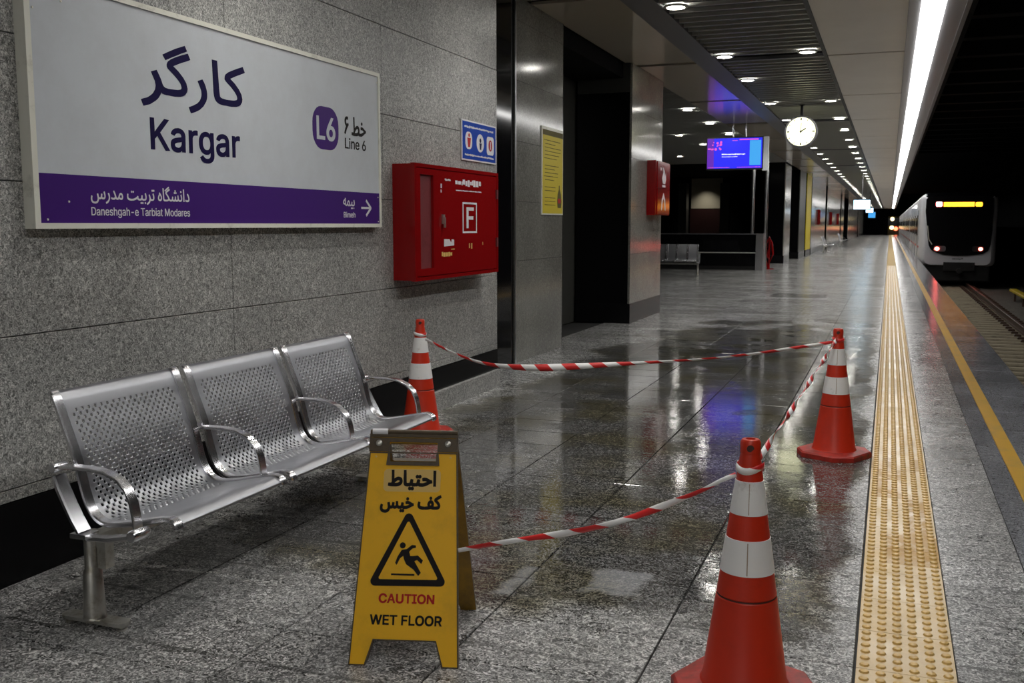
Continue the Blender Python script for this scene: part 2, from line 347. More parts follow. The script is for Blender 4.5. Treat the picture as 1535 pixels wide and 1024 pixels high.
# lettering outlines: name -> (extra weight, contours as x, y, x, y ... in 1/400 of the letter height)
GL = {
'kargar': (0.016, [
[42,58,42,86,56,104,70,121,85,138,145,203,179,203,92,110,91,110],
[24,0,24,203,50,203,50,134,50,90,50,77,50,0],
[149,0,75,104,91,124,179,0],
[251,-3,244,-3,237,-2,231,0,224,2,219,5,214,9,209,13,206,18,203,23,201,29,199,36,199,43,200,55,204,64,210,72,218,77,237,84,258,88,270,90,280,91,293,94,296,97,297,102,297,103,293,119,283,129,275,131,265,132,246,129,234,120,227,110,203,116,206,123,209,129,214,134,218,138,223,142,228,145,234,148,240,150,264,154,282,152,301,144,309,137,316,128,318,122,320,116,321,109,321,101,321,0,297,0,297,21,296,21,287,10,273,0,263,-2],
[255,18,267,19,278,23,286,30,292,37,296,46,297,55,297,76,290,73,279,70,267,68,257,67,240,63,228,56,225,50,223,42,227,29,239,21],
[363,0,363,152,387,152,387,128,389,128,394,139,403,147,409,150,415,152,421,153,428,154,434,154,440,153,440,129,434,130,425,130,415,129,406,126,398,121,393,113,389,105,388,95,388,0],
[529,-60,521,-60,513,-59,506,-58,500,-56,488,-51,479,-44,466,-28,487,-16,495,-26,508,-35,517,-38,529,-39,538,-38,546,-37,553,-34,559,-30,564,-25,568,-19,570,-11,571,-2,571,27,569,27,561,17,547,6,537,3,524,2,515,2,507,4,499,7,491,11,484,16,478,21,473,28,468,36,464,45,462,54,460,65,460,76,460,88,462,98,464,108,468,117,473,125,478,133,484,139,491,144,499,148,507,151,515,153,524,154,537,153,547,149,561,138,569,128,571,128,571,152,595,152,595,-4,594,-13,593,-22,590,-29,586,-36,581,-42,576,-47,569,-51,562,-54,555,-57,546,-59,538,-60],
[528,24,535,24,541,25,546,27,551,30,560,38,566,48,568,55,570,62,571,69,571,77,571,85,570,92,568,99,566,106,563,111,560,117,556,121,552,125,547,128,541,130,535,131,528,132,521,131,515,130,509,128,504,125,500,121,496,116,492,111,489,105,487,99,486,92,485,85,485,77,485,69,486,62,487,55,490,49,496,38,504,30,509,27,515,25,521,24],
[680,-3,673,-3,666,-2,660,0,654,2,648,5,643,9,639,13,635,18,632,23,630,29,629,36,628,43,629,55,633,64,639,72,647,77,666,84,687,88,700,90,710,91,722,94,725,97,726,102,726,103,723,119,712,129,704,131,694,132,676,129,663,120,656,110,632,116,635,123,639,129,643,134,647,138,652,142,658,145,663,148,669,150,694,154,712,152,730,144,738,137,745,128,747,122,749,116,750,109,751,101,751,0,727,0,727,21,725,21,717,10,702,0,692,-2],
[684,18,697,19,707,23,715,30,721,37,725,46,726,55,726,76,720,73,709,70,696,68,686,67,670,63,657,56,654,50,653,42,657,29,668,21],
[793,0,793,152,816,152,816,128,818,128,824,139,833,147,838,150,844,152,850,153,857,154,863,154,869,153,869,129,864,130,854,130,844,129,835,126,828,121,822,113,818,105,817,95,817,0],
]),
'l6': (0.02, [
[24,0,24,203,50,203,50,23,144,23,144,0],
[248,-3,239,-2,230,-1,222,2,214,6,207,11,201,16,196,23,191,30,187,38,185,46,183,55,183,65,183,72,184,80,186,88,189,96,193,104,198,114,204,125,212,136,258,203,286,203,218,104,215,104,223,115,235,123,251,126,260,125,269,124,276,121,284,118,290,114,296,108,301,103,305,96,308,89,311,81,312,72,313,63,312,54,311,45,308,37,304,29,300,22,294,16,288,10,281,6,274,2,266,-1,257,-2],
[248,19,259,21,269,25,277,32,283,41,287,51,288,63,287,75,283,85,277,94,269,101,259,105,248,106,237,105,227,101,219,94,212,86,208,75,207,63,208,51,212,41,219,32,227,25,237,21],
]),
'line6': (0.012, [
[24,0,24,203,50,203,50,23,144,23,144,0],
[178,0,178,152,203,152,203,0],
[191,177,184,178,179,182,175,187,174,193,175,200,179,205,184,208,191,209,197,208,203,205,206,200,208,193,206,187,203,182,197,178],
[269,91,269,0,245,0,245,152,268,152,269,115,265,115,269,125,273,133,279,140,285,145,291,149,299,152,306,153,315,154,322,153,329,152,336,150,342,147,347,144,352,139,356,134,360,128,363,122,365,114,366,105,367,96,367,0,342,0,342,94,342,102,340,110,337,116,333,122,328,126,322,129,315,131,308,132,297,130,288,127,280,121,274,113,271,103],
[473,-3,462,-3,452,-1,443,2,434,7,427,12,420,18,415,26,410,34,406,43,404,53,402,63,401,75,402,86,403,97,406,107,410,116,415,124,420,132,426,138,434,144,442,148,450,151,460,153,470,154,494,150,500,147,505,144,510,141,515,136,520,131,524,126,528,120,531,113,533,105,535,97,536,88,536,78,536,68,418,68,418,88,523,88,512,81,511,88,510,95,509,101,507,107,501,118,493,126,482,130,470,132,463,132,457,130,451,128,446,125,438,118,431,108,427,97,426,84,426,71,426,63,428,55,429,49,432,42,435,37,439,32,443,28,448,25,454,22,459,20,466,19,473,18,489,21,502,29,510,42,534,36,529,25,522,16,517,12,512,8,507,5,501,2,494,0,487,-2,480,-3],
[715,-3,706,-2,697,-1,689,2,681,6,674,11,668,16,663,23,658,30,655,38,652,46,650,55,650,65,650,72,651,80,653,88,656,96,660,104,665,114,672,125,679,136,725,203,753,203,685,104,683,104,690,115,703,123,718,126,727,125,736,124,744,121,751,118,757,114,763,108,768,103,772,96,776,89,778,81,779,72,780,63,779,54,778,45,775,37,771,29,767,22,761,16,755,10,748,6,741,2,733,-1,724,-2],
[715,19,726,21,736,25,744,32,750,41,754,51,755,63,754,75,750,85,744,94,736,101,726,105,715,106,704,105,694,101,686,94,680,86,676,75,674,63,676,51,680,41,686,32,694,25,704,21],
]),
'dane': (0.006, [
[88,0,38,0,38,23,86,23,98,23,109,25,118,28,127,32,135,38,141,44,147,51,152,60,155,69,158,79,159,90,160,102,159,114,158,125,155,135,152,144,147,153,142,160,135,166,128,171,119,175,110,178,100,180,88,181,37,181,37,203,90,203,104,203,118,200,130,197,141,191,151,185,160,177,167,167,173,156,178,145,182,131,184,117,185,102,184,87,182,73,178,59,173,47,167,37,159,27,150,19,140,12,129,7,116,3,102,1],
[50,203,50,0,24,0,24,203],
[265,-3,258,-3,251,-2,245,0,239,2,233,5,228,9,224,13,220,18,217,23,215,29,213,36,213,43,214,55,218,64,224,72,232,77,251,84,272,88,285,90,294,91,307,94,310,97,311,102,311,103,308,119,297,129,289,131,279,132,261,129,248,120,241,110,217,116,220,123,224,129,228,134,232,138,237,142,243,145,248,148,254,150,278,154,296,152,315,144,323,137,330,128,332,122,334,116,335,109,336,101,336,0,312,0,312,21,310,21,302,10,287,0,277,-2],
[269,18,282,19,292,23,300,30,306,37,310,46,311,55,311,76,305,73,293,70,281,68,271,67,255,63,242,56,239,50,238,42,242,29,253,21],
[402,91,402,0,378,0,378,152,401,152,401,115,398,115,401,125,406,133,411,140,417,145,424,149,431,152,439,153,448,154,455,153,462,152,469,150,475,147,480,144,485,139,489,134,493,128,496,122,498,114,499,105,499,96,499,0,475,0,475,94,474,102,473,110,470,116,466,122,461,126,455,129,448,131,441,132,430,130,421,127,413,121,407,113,403,103],
[605,-3,595,-3,585,-1,576,2,567,7,560,12,553,18,547,26,543,34,539,43,536,53,535,63,534,75,535,86,536,97,539,107,543,116,547,124,553,132,559,138,566,144,575,148,583,151,593,153,603,154,627,150,633,147,638,144,643,141,648,136,653,131,657,126,660,120,663,113,666,105,667,97,669,88,669,78,669,68,550,68,550,88,656,88,644,81,644,88,643,95,642,101,640,107,634,118,625,126,615,130,603,132,596,132,590,130,584,128,579,125,570,118,564,108,560,97,559,84,559,71,559,63,560,55,562,49,565,42,568,37,572,32,576,28,581,25,586,22,592,20,599,19,605,18,622,21,635,29,643,42,666,36,662,25,654,16,650,12,645,8,639,5,633,2,627,0,620,-2,613,-3],
[755,-3,747,-3,740,-2,733,-1,727,1,721,4,716,7,711,11,707,15,703,20,700,25,698,31,696,38,720,43,724,32,732,24,742,20,755,18,762,19,769,20,775,22,780,25,787,32,789,41,788,48,784,54,777,59,767,62,742,68,732,71,724,74,717,78,711,83,706,89,703,95,701,102,701,110,701,116,703,122,705,127,708,133,712,137,717,141,722,145,728,148,735,151,742,152,749,153,757,154,764,153,771,153,778,151,784,149,794,143,802,136,812,116,789,111,785,119,779,126,770,131,757,133,745,131,734,127,728,120,725,111,727,103,732,97,739,93,751,89,774,84,783,81,792,77,799,73,805,69,809,63,812,57,814,50,814,43,814,36,813,30,810,24,807,19,803,14,798,10,792,6,786,3,779,0,771,-2,763,-3],
[873,91,873,0,849,0,849,203,873,203,873,115,869,115,873,125,877,133,883,140,889,145,896,149,903,152,911,153,919,154,926,153,933,152,940,150,946,147,952,144,956,139,961,134,964,128,967,122,969,114,970,105,971,96,971,0,946,0,946,94,946,102,944,110,941,116,937,122,932,126,926,129,920,131,912,132,902,130,892,127,884,121,879,113,875,103],
[1075,-60,1067,-60,1059,-59,1052,-58,1046,-56,1034,-51,1025,-44,1012,-28,1033,-16,1041,-26,1054,-35,1063,-38,1075,-39,1084,-38,1092,-37,1099,-34,1105,-30,1110,-25,1114,-19,1116,-11,1117,-2,1117,27,1115,27,1107,17,1093,6,1083,3,1070,2,1061,2,1053,4,1045,7,1037,11,1030,16,1024,21,1019,28,1014,36,1010,45,1008,54,1006,65,1006,76,1006,88,1008,98,1010,108,1014,117,1019,125,1024,133,1030,139,1037,144,1045,148,1053,151,1061,153,1070,154,1083,153,1093,149,1107,138,1115,128,1117,128,1117,152,1141,152,1141,-4,1140,-13,1139,-22,1136,-29,1132,-36,1127,-42,1122,-47,1115,-51,1108,-54,1101,-57,1092,-59,1084,-60],
[1074,24,1081,24,1087,25,1092,27,1097,30,1106,38,1112,48,1114,55,1116,62,1117,69,1117,77,1117,85,1116,92,1114,99,1112,106,1109,111,1106,117,1102,121,1098,125,1093,128,1087,130,1081,131,1074,132,1067,131,1061,130,1055,128,1050,125,1046,121,1042,116,1038,111,1035,105,1033,99,1032,92,1031,85,1031,77,1031,69,1032,62,1033,55,1036,49,1042,38,1050,30,1055,27,1061,25,1067,24],
[1226,-3,1219,-3,1212,-2,1206,0,1200,2,1194,5,1189,9,1185,13,1181,18,1178,23,1176,29,1175,36,1174,43,1175,55,1179,64,1185,72,1193,77,1212,84,1233,88,1246,90,1256,91,1268,94,1271,97,1272,102,1272,103,1269,119,1258,129,1250,131,1240,132,1222,129,1209,120,1202,110,1178,116,1181,123,1185,129,1189,134,1193,138,1198,142,1204,145,1209,148,1215,150,1240,154,1258,152,1276,144,1284,137,1291,128,1293,122,1295,116,1296,109,1297,101,1297,0,1273,0,1273,21,1271,21,1263,10,1248,0,1238,-2],
[1230,18,1243,19,1253,23,1261,30,1267,37,1271,46,1272,55,1272,76,1266,73,1255,70,1242,68,1232,67,1216,63,1203,56,1200,50,1199,42,1203,29,1214,21],
[1363,91,1363,0,1339,0,1339,203,1363,203,1363,115,1359,115,1363,125,1367,133,1372,140,1379,145,1385,149,1393,152,1400,153,1409,154,1416,153,1423,152,1430,150,1436,147,1441,144,1446,139,1450,134,1454,128,1457,122,1459,114,1460,105,1461,96,1461,0,1436,0,1436,94,1436,102,1434,110,1431,116,1427,122,1422,126,1416,129,1409,131,1402,132,1391,130,1382,127,1374,121,1368,113,1364,103],
[1617,98,1617,75,1527,75,1527,98],
[1748,-3,1737,-3,1727,-1,1718,2,1710,7,1702,12,1696,18,1690,26,1685,34,1681,43,1679,53,1677,63,1677,75,1677,86,1679,97,1681,107,1685,116,1690,124,1695,132,1702,138,1709,144,1717,148,1726,151,1735,153,1745,154,1769,150,1775,147,1781,144,1786,141,1791,136,1795,131,1799,126,1803,120,1806,113,1808,105,1810,97,1811,88,1811,78,1811,68,1693,68,1693,88,1798,88,1787,81,1787,88,1786,95,1784,101,1782,107,1776,118,1768,126,1758,130,1745,132,1738,132,1732,130,1727,128,1721,125,1713,118,1707,108,1703,97,1701,84,1701,71,1702,63,1703,55,1705,49,1707,42,1710,37,1714,32,1718,28,1723,25,1729,22,1735,20,1741,19,1748,18,1764,21,1777,29,1785,42,1809,36,1804,25,1797,16,1792,12,1787,8,1782,5,1776,2,1770,0,1763,-2,1755,-3],
[1912,181,1912,203,2066,203,2066,181,2002,181,2002,0,1977,0,1977,181],
[2143,-3,2136,-3,2129,-2,2123,0,2117,2,2111,5,2106,9,2102,13,2098,18,2095,23,2093,29,2092,36,2091,43,2093,55,2096,64,2102,72,2110,77,2129,84,2150,88,2163,90,2173,91,2185,94,2188,97,2189,102,2189,103,2186,119,2175,129,2167,131,2157,132,2139,129,2126,120,2119,110,2095,116,2098,123,2102,129,2106,134,2110,138,2115,142,2121,145,2126,148,2132,150,2157,154,2175,152,2193,144,2201,137,2208,128,2210,122,2212,116,2213,109,2214,101,2214,0,2190,0,2190,21,2188,21,2180,10,2165,0,2155,-2],
[2147,18,2160,19,2170,23,2178,30,2184,37,2188,46,2189,55,2189,76,2183,73,2172,70,2159,68,2149,67,2133,63,2120,56,2117,50,2116,42,2120,29,2131,21],
[2256,0,2256,152,2279,152,2279,128,2281,128,2287,139,2296,147,2301,150,2307,152,2313,153,2320,154,2326,154,2332,153,2332,129,2327,130,2318,130,2307,129,2298,126,2291,121,2285,113,2281,105,2280,95,2280,0],
[2430,-3,2418,-2,2407,2,2394,12,2386,23,2383,23,2383,0,2359,0,2359,203,2384,203,2384,128,2386,128,2393,138,2407,149,2417,153,2430,154,2439,153,2448,151,2456,148,2464,144,2470,139,2477,133,2482,125,2486,117,2490,108,2492,98,2494,87,2495,76,2494,64,2492,53,2490,43,2486,34,2482,25,2477,18,2471,12,2464,6,2456,2,2448,-1,2439,-3],
[2426,19,2433,19,2439,21,2445,23,2450,26,2455,30,2459,35,2462,41,2465,47,2467,53,2468,60,2469,68,2470,76,2469,84,2468,91,2467,98,2465,104,2462,110,2459,116,2455,121,2450,125,2445,128,2440,130,2433,131,2426,132,2420,131,2414,130,2408,128,2403,125,2398,121,2394,116,2391,111,2388,105,2386,99,2385,92,2384,84,2383,76,2384,68,2385,60,2386,53,2388,46,2391,40,2395,35,2399,30,2403,26,2408,23,2414,21,2420,19],
[2529,0,2529,152,2554,152,2554,0],
[2542,177,2535,178,2530,182,2526,187,2525,193,2526,200,2530,205,2535,208,2542,209,2548,208,2554,205,2557,200,2559,193,2557,187,2554,182,2548,178],
[2639,-3,2632,-3,2625,-2,2619,0,2613,2,2607,5,2602,9,2598,13,2594,18,2591,23,2589,29,2587,36,2587,43,2588,55,2592,64,2598,72,2606,77,2625,84,2646,88,2658,90,2668,91,2681,94,2684,97,2685,102,2685,103,2681,119,2671,129,2663,131,2653,132,2634,129,2622,120,2615,110,2591,116,2594,123,2598,129,2602,134,2606,138,2611,142,2617,145,2622,148,2628,150,2652,154,2670,152,2689,144,2697,137,2704,128,2706,122,2708,116,2709,109,2709,101,2709,0,2685,0,2685,21,2684,21,2676,10,2661,0,2651,-2],
[2643,18,2656,19,2666,23,2674,30,2680,37,2684,46,2685,55,2685,76,2679,73,2667,70,2655,68,2645,67,2629,63,2616,56,2613,50,2612,42,2616,29,2627,21],
[2812,152,2812,131,2733,131,2733,152],
[2756,188,2781,188,2781,39,2782,30,2785,25,2790,21,2799,20,2805,20,2811,21,2816,1,2807,-1,2798,-2,2789,-1,2780,1,2773,4,2767,9,2763,14,2759,21,2757,28,2756,37],
[2921,0,2921,203,2957,203,3007,75,3011,64,3016,49,3021,34,3025,20,3019,20,3024,33,3029,48,3033,63,3037,75,3087,203,3124,203,3124,0,3098,0,3098,116,3098,131,3099,147,3099,165,3099,183,3102,183,3096,164,3089,145,3084,129,3079,116,3033,0,3011,0,2965,116,2960,128,2955,144,2948,163,2941,183,2944,183,2945,166,2945,149,2945,131,2945,116,2945,0],
[3231,-3,3221,-3,3211,-1,3203,2,3195,7,3187,12,3181,18,3175,26,3170,34,3166,43,3164,53,3162,64,3161,75,3162,86,3164,97,3166,107,3170,116,3175,125,3181,132,3187,139,3195,144,3203,148,3211,151,3221,153,3231,154,3241,153,3250,151,3259,148,3267,144,3275,139,3281,132,3287,125,3292,116,3295,107,3298,97,3300,86,3300,75,3300,64,3298,53,3295,43,3292,34,3287,26,3281,18,3275,12,3267,7,3259,2,3250,-1,3241,-3],
[3231,19,3238,19,3245,21,3251,23,3256,26,3261,31,3265,35,3268,41,3271,47,3273,54,3274,60,3275,68,3276,75,3275,82,3274,90,3273,97,3271,103,3268,109,3265,115,3261,120,3256,124,3251,128,3245,130,3238,131,3231,132,3224,131,3217,130,3211,128,3206,124,3201,120,3197,115,3194,109,3191,103,3189,97,3188,90,3187,83,3186,75,3187,68,3188,60,3189,54,3191,47,3194,41,3197,35,3201,31,3206,26,3211,23,3217,21,3224,19],
[3392,-3,3383,-3,3374,-1,3366,2,3358,6,3352,12,3346,18,3340,25,3336,34,3332,43,3330,53,3328,64,3328,76,3328,87,3330,98,3332,108,3336,117,3340,125,3346,133,3352,139,3359,144,3366,148,3374,151,3383,153,3392,154,3405,153,3415,149,3429,138,3436,128,3438,128,3438,203,3463,203,3463,0,3439,0,3439,23,3437,23,3429,12,3415,2,3405,-2],
[3396,19,3402,19,3408,21,3414,23,3419,26,3424,30,3428,35,3431,40,3434,46,3436,53,3437,60,3438,68,3439,76,3438,84,3437,92,3436,99,3434,105,3431,111,3428,116,3424,121,3419,125,3414,128,3409,130,3402,131,3396,132,3389,131,3383,130,3377,128,3372,125,3367,121,3363,116,3360,110,3357,104,3355,98,3354,91,3353,84,3352,76,3353,68,3354,60,3355,53,3357,47,3360,41,3363,35,3367,30,3372,26,3377,23,3383,21,3389,19],
[3548,-3,3541,-3,3534,-2,3527,0,3521,2,3516,5,3511,9,3506,13,3503,18,3500,23,3498,29,3496,36,3496,43,3497,55,3501,64,3507,72,3515,77,3534,84,3555,88,3567,90,3577,91,3590,94,3593,97,3594,102,3594,103,3590,119,3580,129,3572,131,3562,132,3543,129,3531,120,3524,110,3500,116,3503,123,3506,129,3510,134,3515,138,3520,142,3525,145,3531,148,3537,150,3561,154,3579,152,3598,144,3606,137,3613,128,3615,122,3617,116,3618,109,3618,101,3618,0,3594,0,3594,21,3593,21,3584,10,3570,0,3560,-2],
[3552,18,3564,19,3575,23,3583,30,3589,37,3593,46,3594,55,3594,76,3587,73,3576,70,3564,68,3554,67,3537,63,3525,56,3522,50,3520,42,3524,29,3536,21],
[3660,0,3660,152,3684,152,3684,128,3685,128,3691,139,3700,147,3706,150,3712,152,3718,153,3725,154,3731,154,3737,153,3737,129,3731,130,3722,130,3712,129,3703,126,3695,121,3690,113,3686,105,3685,95,3685,0],
[3828,-3,3817,-3,3807,-1,3798,2,3790,7,3782,12,3776,18,3770,26,3765,34,3761,43,3759,53,3757,63,3757,75,3757,86,3759,97,3761,107,3765,116,3770,124,3775,132,3782,138,3789,144,3797,148,3806,151,3815,153,3825,154,3849,150,3855,147,3861,144,3866,141,3871,136,3875,131,3879,126,3883,120,3886,113,3888,105,3890,97,3891,88,3891,78,3891,68,3773,68,3773,88,3878,88,3867,81,3867,88,3866,95,3864,101,3862,107,3856,118,3848,126,3838,130,3825,132,3818,132,3812,130,3807,128,3802,125,3793,118,3787,108,3783,97,3781,84,3781,71,3782,63,3783,55,3785,49,3787,42,3790,37,3794,32,3798,28,3803,25,3809,22,3815,20,3821,19,3828,18,3844,21,3857,29,3865,42,3889,36,3884,25,3877,16,3873,12,3867,8,3862,5,3856,2,3850,0,3843,-2,3835,-3],
[3977,-3,3970,-3,3962,-2,3956,-1,3949,1,3944,4,3938,7,3933,11,3929,15,3926,20,3923,25,3920,31,3919,38,3942,43,3947,32,3954,24,3964,20,3977,18,3985,19,3991,20,3997,22,4002,25,4009,32,4012,41,4010,48,4006,54,3999,59,3989,62,3964,68,3955,71,3946,74,3939,78,3933,83,3929,89,3926,95,3924,102,3923,110,3924,116,3925,122,3927,127,3931,133,3935,137,3939,141,3945,145,3951,148,3957,151,3964,152,3972,153,3979,154,3987,153,3994,153,4000,151,4006,149,4016,143,4024,136,4034,116,4012,111,4008,119,4002,126,3992,131,3980,133,3967,131,3957,127,3950,120,3948,111,3950,103,3954,97,3962,93,3973,89,3996,84,4006,81,4014,77,4021,73,4027,69,4031,63,4035,57,4036,50,4037,43,4037,36,4035,30,4033,24,4029,19,4025,14,4020,10,4015,6,4008,3,4001,0,3994,-2,3986,-3],
]),
'bimeh': (0.006, [
[24,0,24,203,96,203,107,203,116,202,124,199,132,196,138,192,144,188,148,183,152,177,155,170,158,164,159,157,159,150,158,138,155,128,143,114,126,107,126,105,136,103,145,98,154,91,161,81,164,75,166,69,167,62,167,54,167,47,165,40,163,33,160,27,156,21,151,16,145,11,138,7,130,4,120,2,110,0,99,0],
[50,23,98,23,109,23,118,25,126,28,132,32,136,37,140,42,142,48,142,55,141,65,137,74,131,81,122,87,112,91,99,92,50,92],
[50,114,95,114,106,115,115,118,123,124,129,131,133,139,134,149,134,155,132,161,129,167,125,172,120,176,113,178,105,180,96,181,50,181],
[203,0,203,152,228,152,228,0],
[216,177,209,178,204,182,200,187,199,193,200,200,204,205,209,208,216,209,222,208,228,205,232,200,233,193,232,187,228,182,222,178],
[270,0,270,152,294,152,294,118,292,118,296,129,302,138,318,150,337,154,345,154,352,152,358,149,364,144,369,139,373,133,375,126,377,118,374,118,378,128,384,137,401,150,412,153,424,154,430,154,436,153,442,151,448,149,453,145,458,142,462,137,465,131,468,125,470,118,471,111,472,102,472,0,447,0,447,101,447,109,445,116,442,121,438,125,428,130,417,132,407,131,399,128,387,116,383,99,383,0,359,0,359,104,357,115,350,124,341,130,329,132,312,128,305,123,299,116,296,106,295,95,295,0],
[578,-3,567,-3,557,-1,548,2,540,7,532,12,526,18,520,26,515,34,511,43,509,53,507,63,507,75,507,86,509,97,511,107,515,116,520,124,525,132,532,138,539,144,547,148,556,151,565,153,575,154,599,150,605,147,611,144,616,141,621,136,625,131,629,126,633,120,636,113,638,105,640,97,641,88,641,78,641,68,523,68,523,88,628,88,617,81,617,88,616,95,614,101,612,107,606,118,598,126,588,130,575,132,568,132,562,130,557,128,552,125,543,118,537,108,533,97,531,84,531,71,532,63,533,55,535,49,537,42,540,37,544,32,548,28,553,25,559,22,565,20,571,19,578,18,594,21,607,29,615,42,639,36,634,25,627,16,623,12,618,8,612,5,606,2,600,0,593,-2,585,-3],
[700,91,700,0,676,0,676,203,700,203,700,115,696,115,699,125,704,133,709,140,715,145,722,149,729,152,737,153,746,154,753,153,760,152,767,150,773,147,778,144,783,139,787,134,791,128,794,122,796,114,797,105,797,96,797,0,773,0,773,94,772,102,771,110,768,116,764,122,759,126,753,129,746,131,739,132,728,130,719,127,711,121,705,113,701,103],
]),
'caution': (0.03, [
[107,-3,94,-2,82,0,71,4,60,10,50,17,42,25,34,35,28,46,23,58,19,72,17,86,16,102,17,117,19,132,23,145,28,157,34,168,42,178,50,186,60,193,71,199,82,203,94,205,107,206,115,206,122,205,129,204,136,202,143,199,149,196,155,193,161,188,166,184,171,179,175,173,179,167,182,161,185,154,187,147,189,139,163,139,156,158,143,171,126,180,107,182,98,182,89,180,81,177,73,173,66,168,60,161,55,154,50,146,46,136,44,126,42,114,41,102,42,89,44,78,46,67,50,58,55,49,60,42,67,36,74,31,81,26,89,24,98,22,107,21,126,24,143,32,156,46,163,64,189,64,188,57,185,49,183,43,179,36,175,30,171,25,166,20,161,15,155,11,149,7,143,4,136,2,129,0,122,-2,115,-2],
[211,0,285,203,315,203,389,0,362,0,319,121,317,127,315,134,312,141,310,149,307,158,304,168,301,179,297,191,302,191,298,179,295,168,292,157,289,148,287,140,284,133,282,127,280,121,238,0],
[248,57,248,79,352,79,352,57],
[499,-3,488,-3,477,-1,467,2,457,6,449,11,442,17,435,24,430,32,425,40,422,49,421,59,420,69,420,203,446,203,446,71,446,64,447,57,449,51,452,45,456,40,460,35,465,31,471,27,477,24,484,22,491,21,499,21,508,21,515,22,522,24,528,27,534,31,539,35,543,40,547,45,549,51,551,57,553,64,553,71,553,203,579,203,579,69,578,59,576,49,573,40,569,32,564,24,557,17,550,11,541,6,532,2,522,-1,511,-3],
[616,181,616,203,770,203,770,181,705,181,705,0,680,0,680,181],
[795,0,795,23,829,23,829,181,795,181,795,203,890,203,890,181,855,181,855,23,890,23,890,0],
[1009,-3,996,-2,984,0,973,4,963,10,953,17,944,25,937,35,930,46,925,58,921,72,919,86,919,102,919,117,921,132,925,145,930,157,937,168,944,178,953,186,963,193,973,199,984,203,996,205,1009,206,1022,205,1034,203,1045,199,1056,193,1066,186,1074,178,1082,168,1088,157,1093,145,1097,132,1099,117,1100,102,1099,86,1097,72,1093,58,1088,46,1082,35,1074,25,1066,17,1056,10,1045,4,1034,0,1022,-2],
[1009,21,1018,22,1027,23,1035,26,1042,30,1049,36,1055,42,1061,49,1066,58,1070,67,1072,78,1074,89,1074,102,1074,114,1072,126,1070,136,1066,146,1061,154,1055,162,1049,168,1042,173,1035,177,1027,180,1018,182,1009,182,1000,182,992,180,984,177,976,173,969,168,963,162,957,154,953,146,949,136,946,126,944,114,944,102,944,89,946,78,949,67,953,58,957,49,963,42,969,36,976,30,984,26,992,23,1000,22],
[1140,0,1140,203,1170,203,1253,73,1261,60,1271,43,1281,22,1278,21,1276,43,1275,63,1275,78,1275,203,1301,203,1301,0,1270,0,1197,116,1187,132,1175,152,1171,159,1168,165,1163,173,1159,181,1163,181,1165,153,1165,131,1166,116,1166,0],
]),
'wet': (0.03, [
[62,0,7,203,33,203,65,78,70,58,75,37,79,16,76,16,80,37,85,58,90,78,122,203,152,203,185,78,190,58,194,37,199,16,195,16,200,37,204,58,209,78,241,203,268,203,212,0,182,0,147,129,141,157,134,190,140,190,134,158,127,129,92,0],
[299,0,299,203,423,203,423,181,324,181,324,114,417,114,417,91,324,91,324,23,425,23,425,0],
[455,181,455,203,609,203,609,181,545,181,545,0,519,0,519,181],
[721,0,721,203,844,203,844,181,746,181,746,111,835,111,835,88,746,88,746,0],
[885,0,885,203,910,203,910,23,1005,23,1005,0],
[1124,-3,1112,-2,1100,0,1088,4,1078,10,1068,17,1060,25,1052,35,1046,46,1040,58,1037,72,1035,86,1034,102,1035,117,1037,132,1040,145,1046,157,1052,168,1060,178,1068,186,1078,193,1088,199,1100,203,1112,205,1124,206,1137,205,1149,203,1161,199,1171,193,1181,186,1189,178,1197,168,1203,157,1208,145,1212,132,1214,117,1215,102,1214,86,1212,72,1208,58,1203,46,1197,35,1189,25,1181,17,1171,10,1161,4,1149,0,1137,-2],
[1124,21,1133,22,1142,23,1150,26,1157,30,1164,36,1171,42,1176,49,1181,58,1185,67,1188,78,1189,89,1190,102,1189,114,1188,126,1185,136,1181,146,1176,154,1171,162,1164,168,1157,173,1150,177,1142,180,1133,182,1124,182,1116,182,1107,180,1099,177,1091,173,1084,168,1078,162,1073,154,1068,146,1064,136,1061,126,1060,114,1059,102,1060,89,1061,78,1064,67,1068,58,1073,49,1078,42,1084,36,1091,30,1099,26,1107,23,1116,22],
[1338,-3,1325,-2,1313,0,1302,4,1291,10,1281,17,1273,25,1265,35,1259,46,1254,58,1250,72,1248,86,1247,102,1248,117,1250,132,1254,145,1259,157,1265,168,1273,178,1281,186,1291,193,1302,199,1313,203,1325,205,1338,206,1351,205,1363,203,1374,199,1384,193,1394,186,1403,178,1410,168,1417,157,1422,145,1425,132,1427,117,1428,102,1427,86,1425,72,1422,58,1417,46,1410,35,1403,25,1394,17,1384,10,1374,4,1363,0,1351,-2],
[1338,21,1347,22,1355,23,1363,26,1371,30,1378,36,1384,42,1390,49,1394,58,1398,67,1401,78,1403,89,1403,102,1403,114,1401,126,1398,136,1394,146,1390,154,1384,162,1378,168,1371,173,1363,177,1355,180,1347,182,1338,182,1329,182,1320,180,1312,177,1305,173,1298,168,1291,162,1286,154,1281,146,1277,136,1275,126,1273,114,1272,102,1273,89,1275,78,1277,67,1281,58,1286,49,1291,42,1298,36,1305,30,1312,26,1320,23,1329,22],
[1468,0,1468,203,1539,203,1550,203,1560,201,1569,199,1578,195,1585,191,1591,186,1596,180,1600,173,1604,166,1606,158,1608,150,1608,141,1608,132,1606,124,1604,116,1600,109,1596,102,1591,96,1585,91,1577,87,1569,83,1560,81,1550,80,1539,79,1483,79,1483,102,1538,102,1545,102,1552,103,1558,105,1563,107,1572,112,1578,120,1581,130,1582,141,1581,152,1578,162,1572,170,1563,176,1558,178,1552,180,1545,181,1537,181,1494,181,1494,0],
[1586,0,1536,92,1565,92,1615,0],
]),
'F': (0.02, [
[24,0,24,203,148,203,148,181,50,181,50,111,138,111,138,88,50,88,50,0],
]),
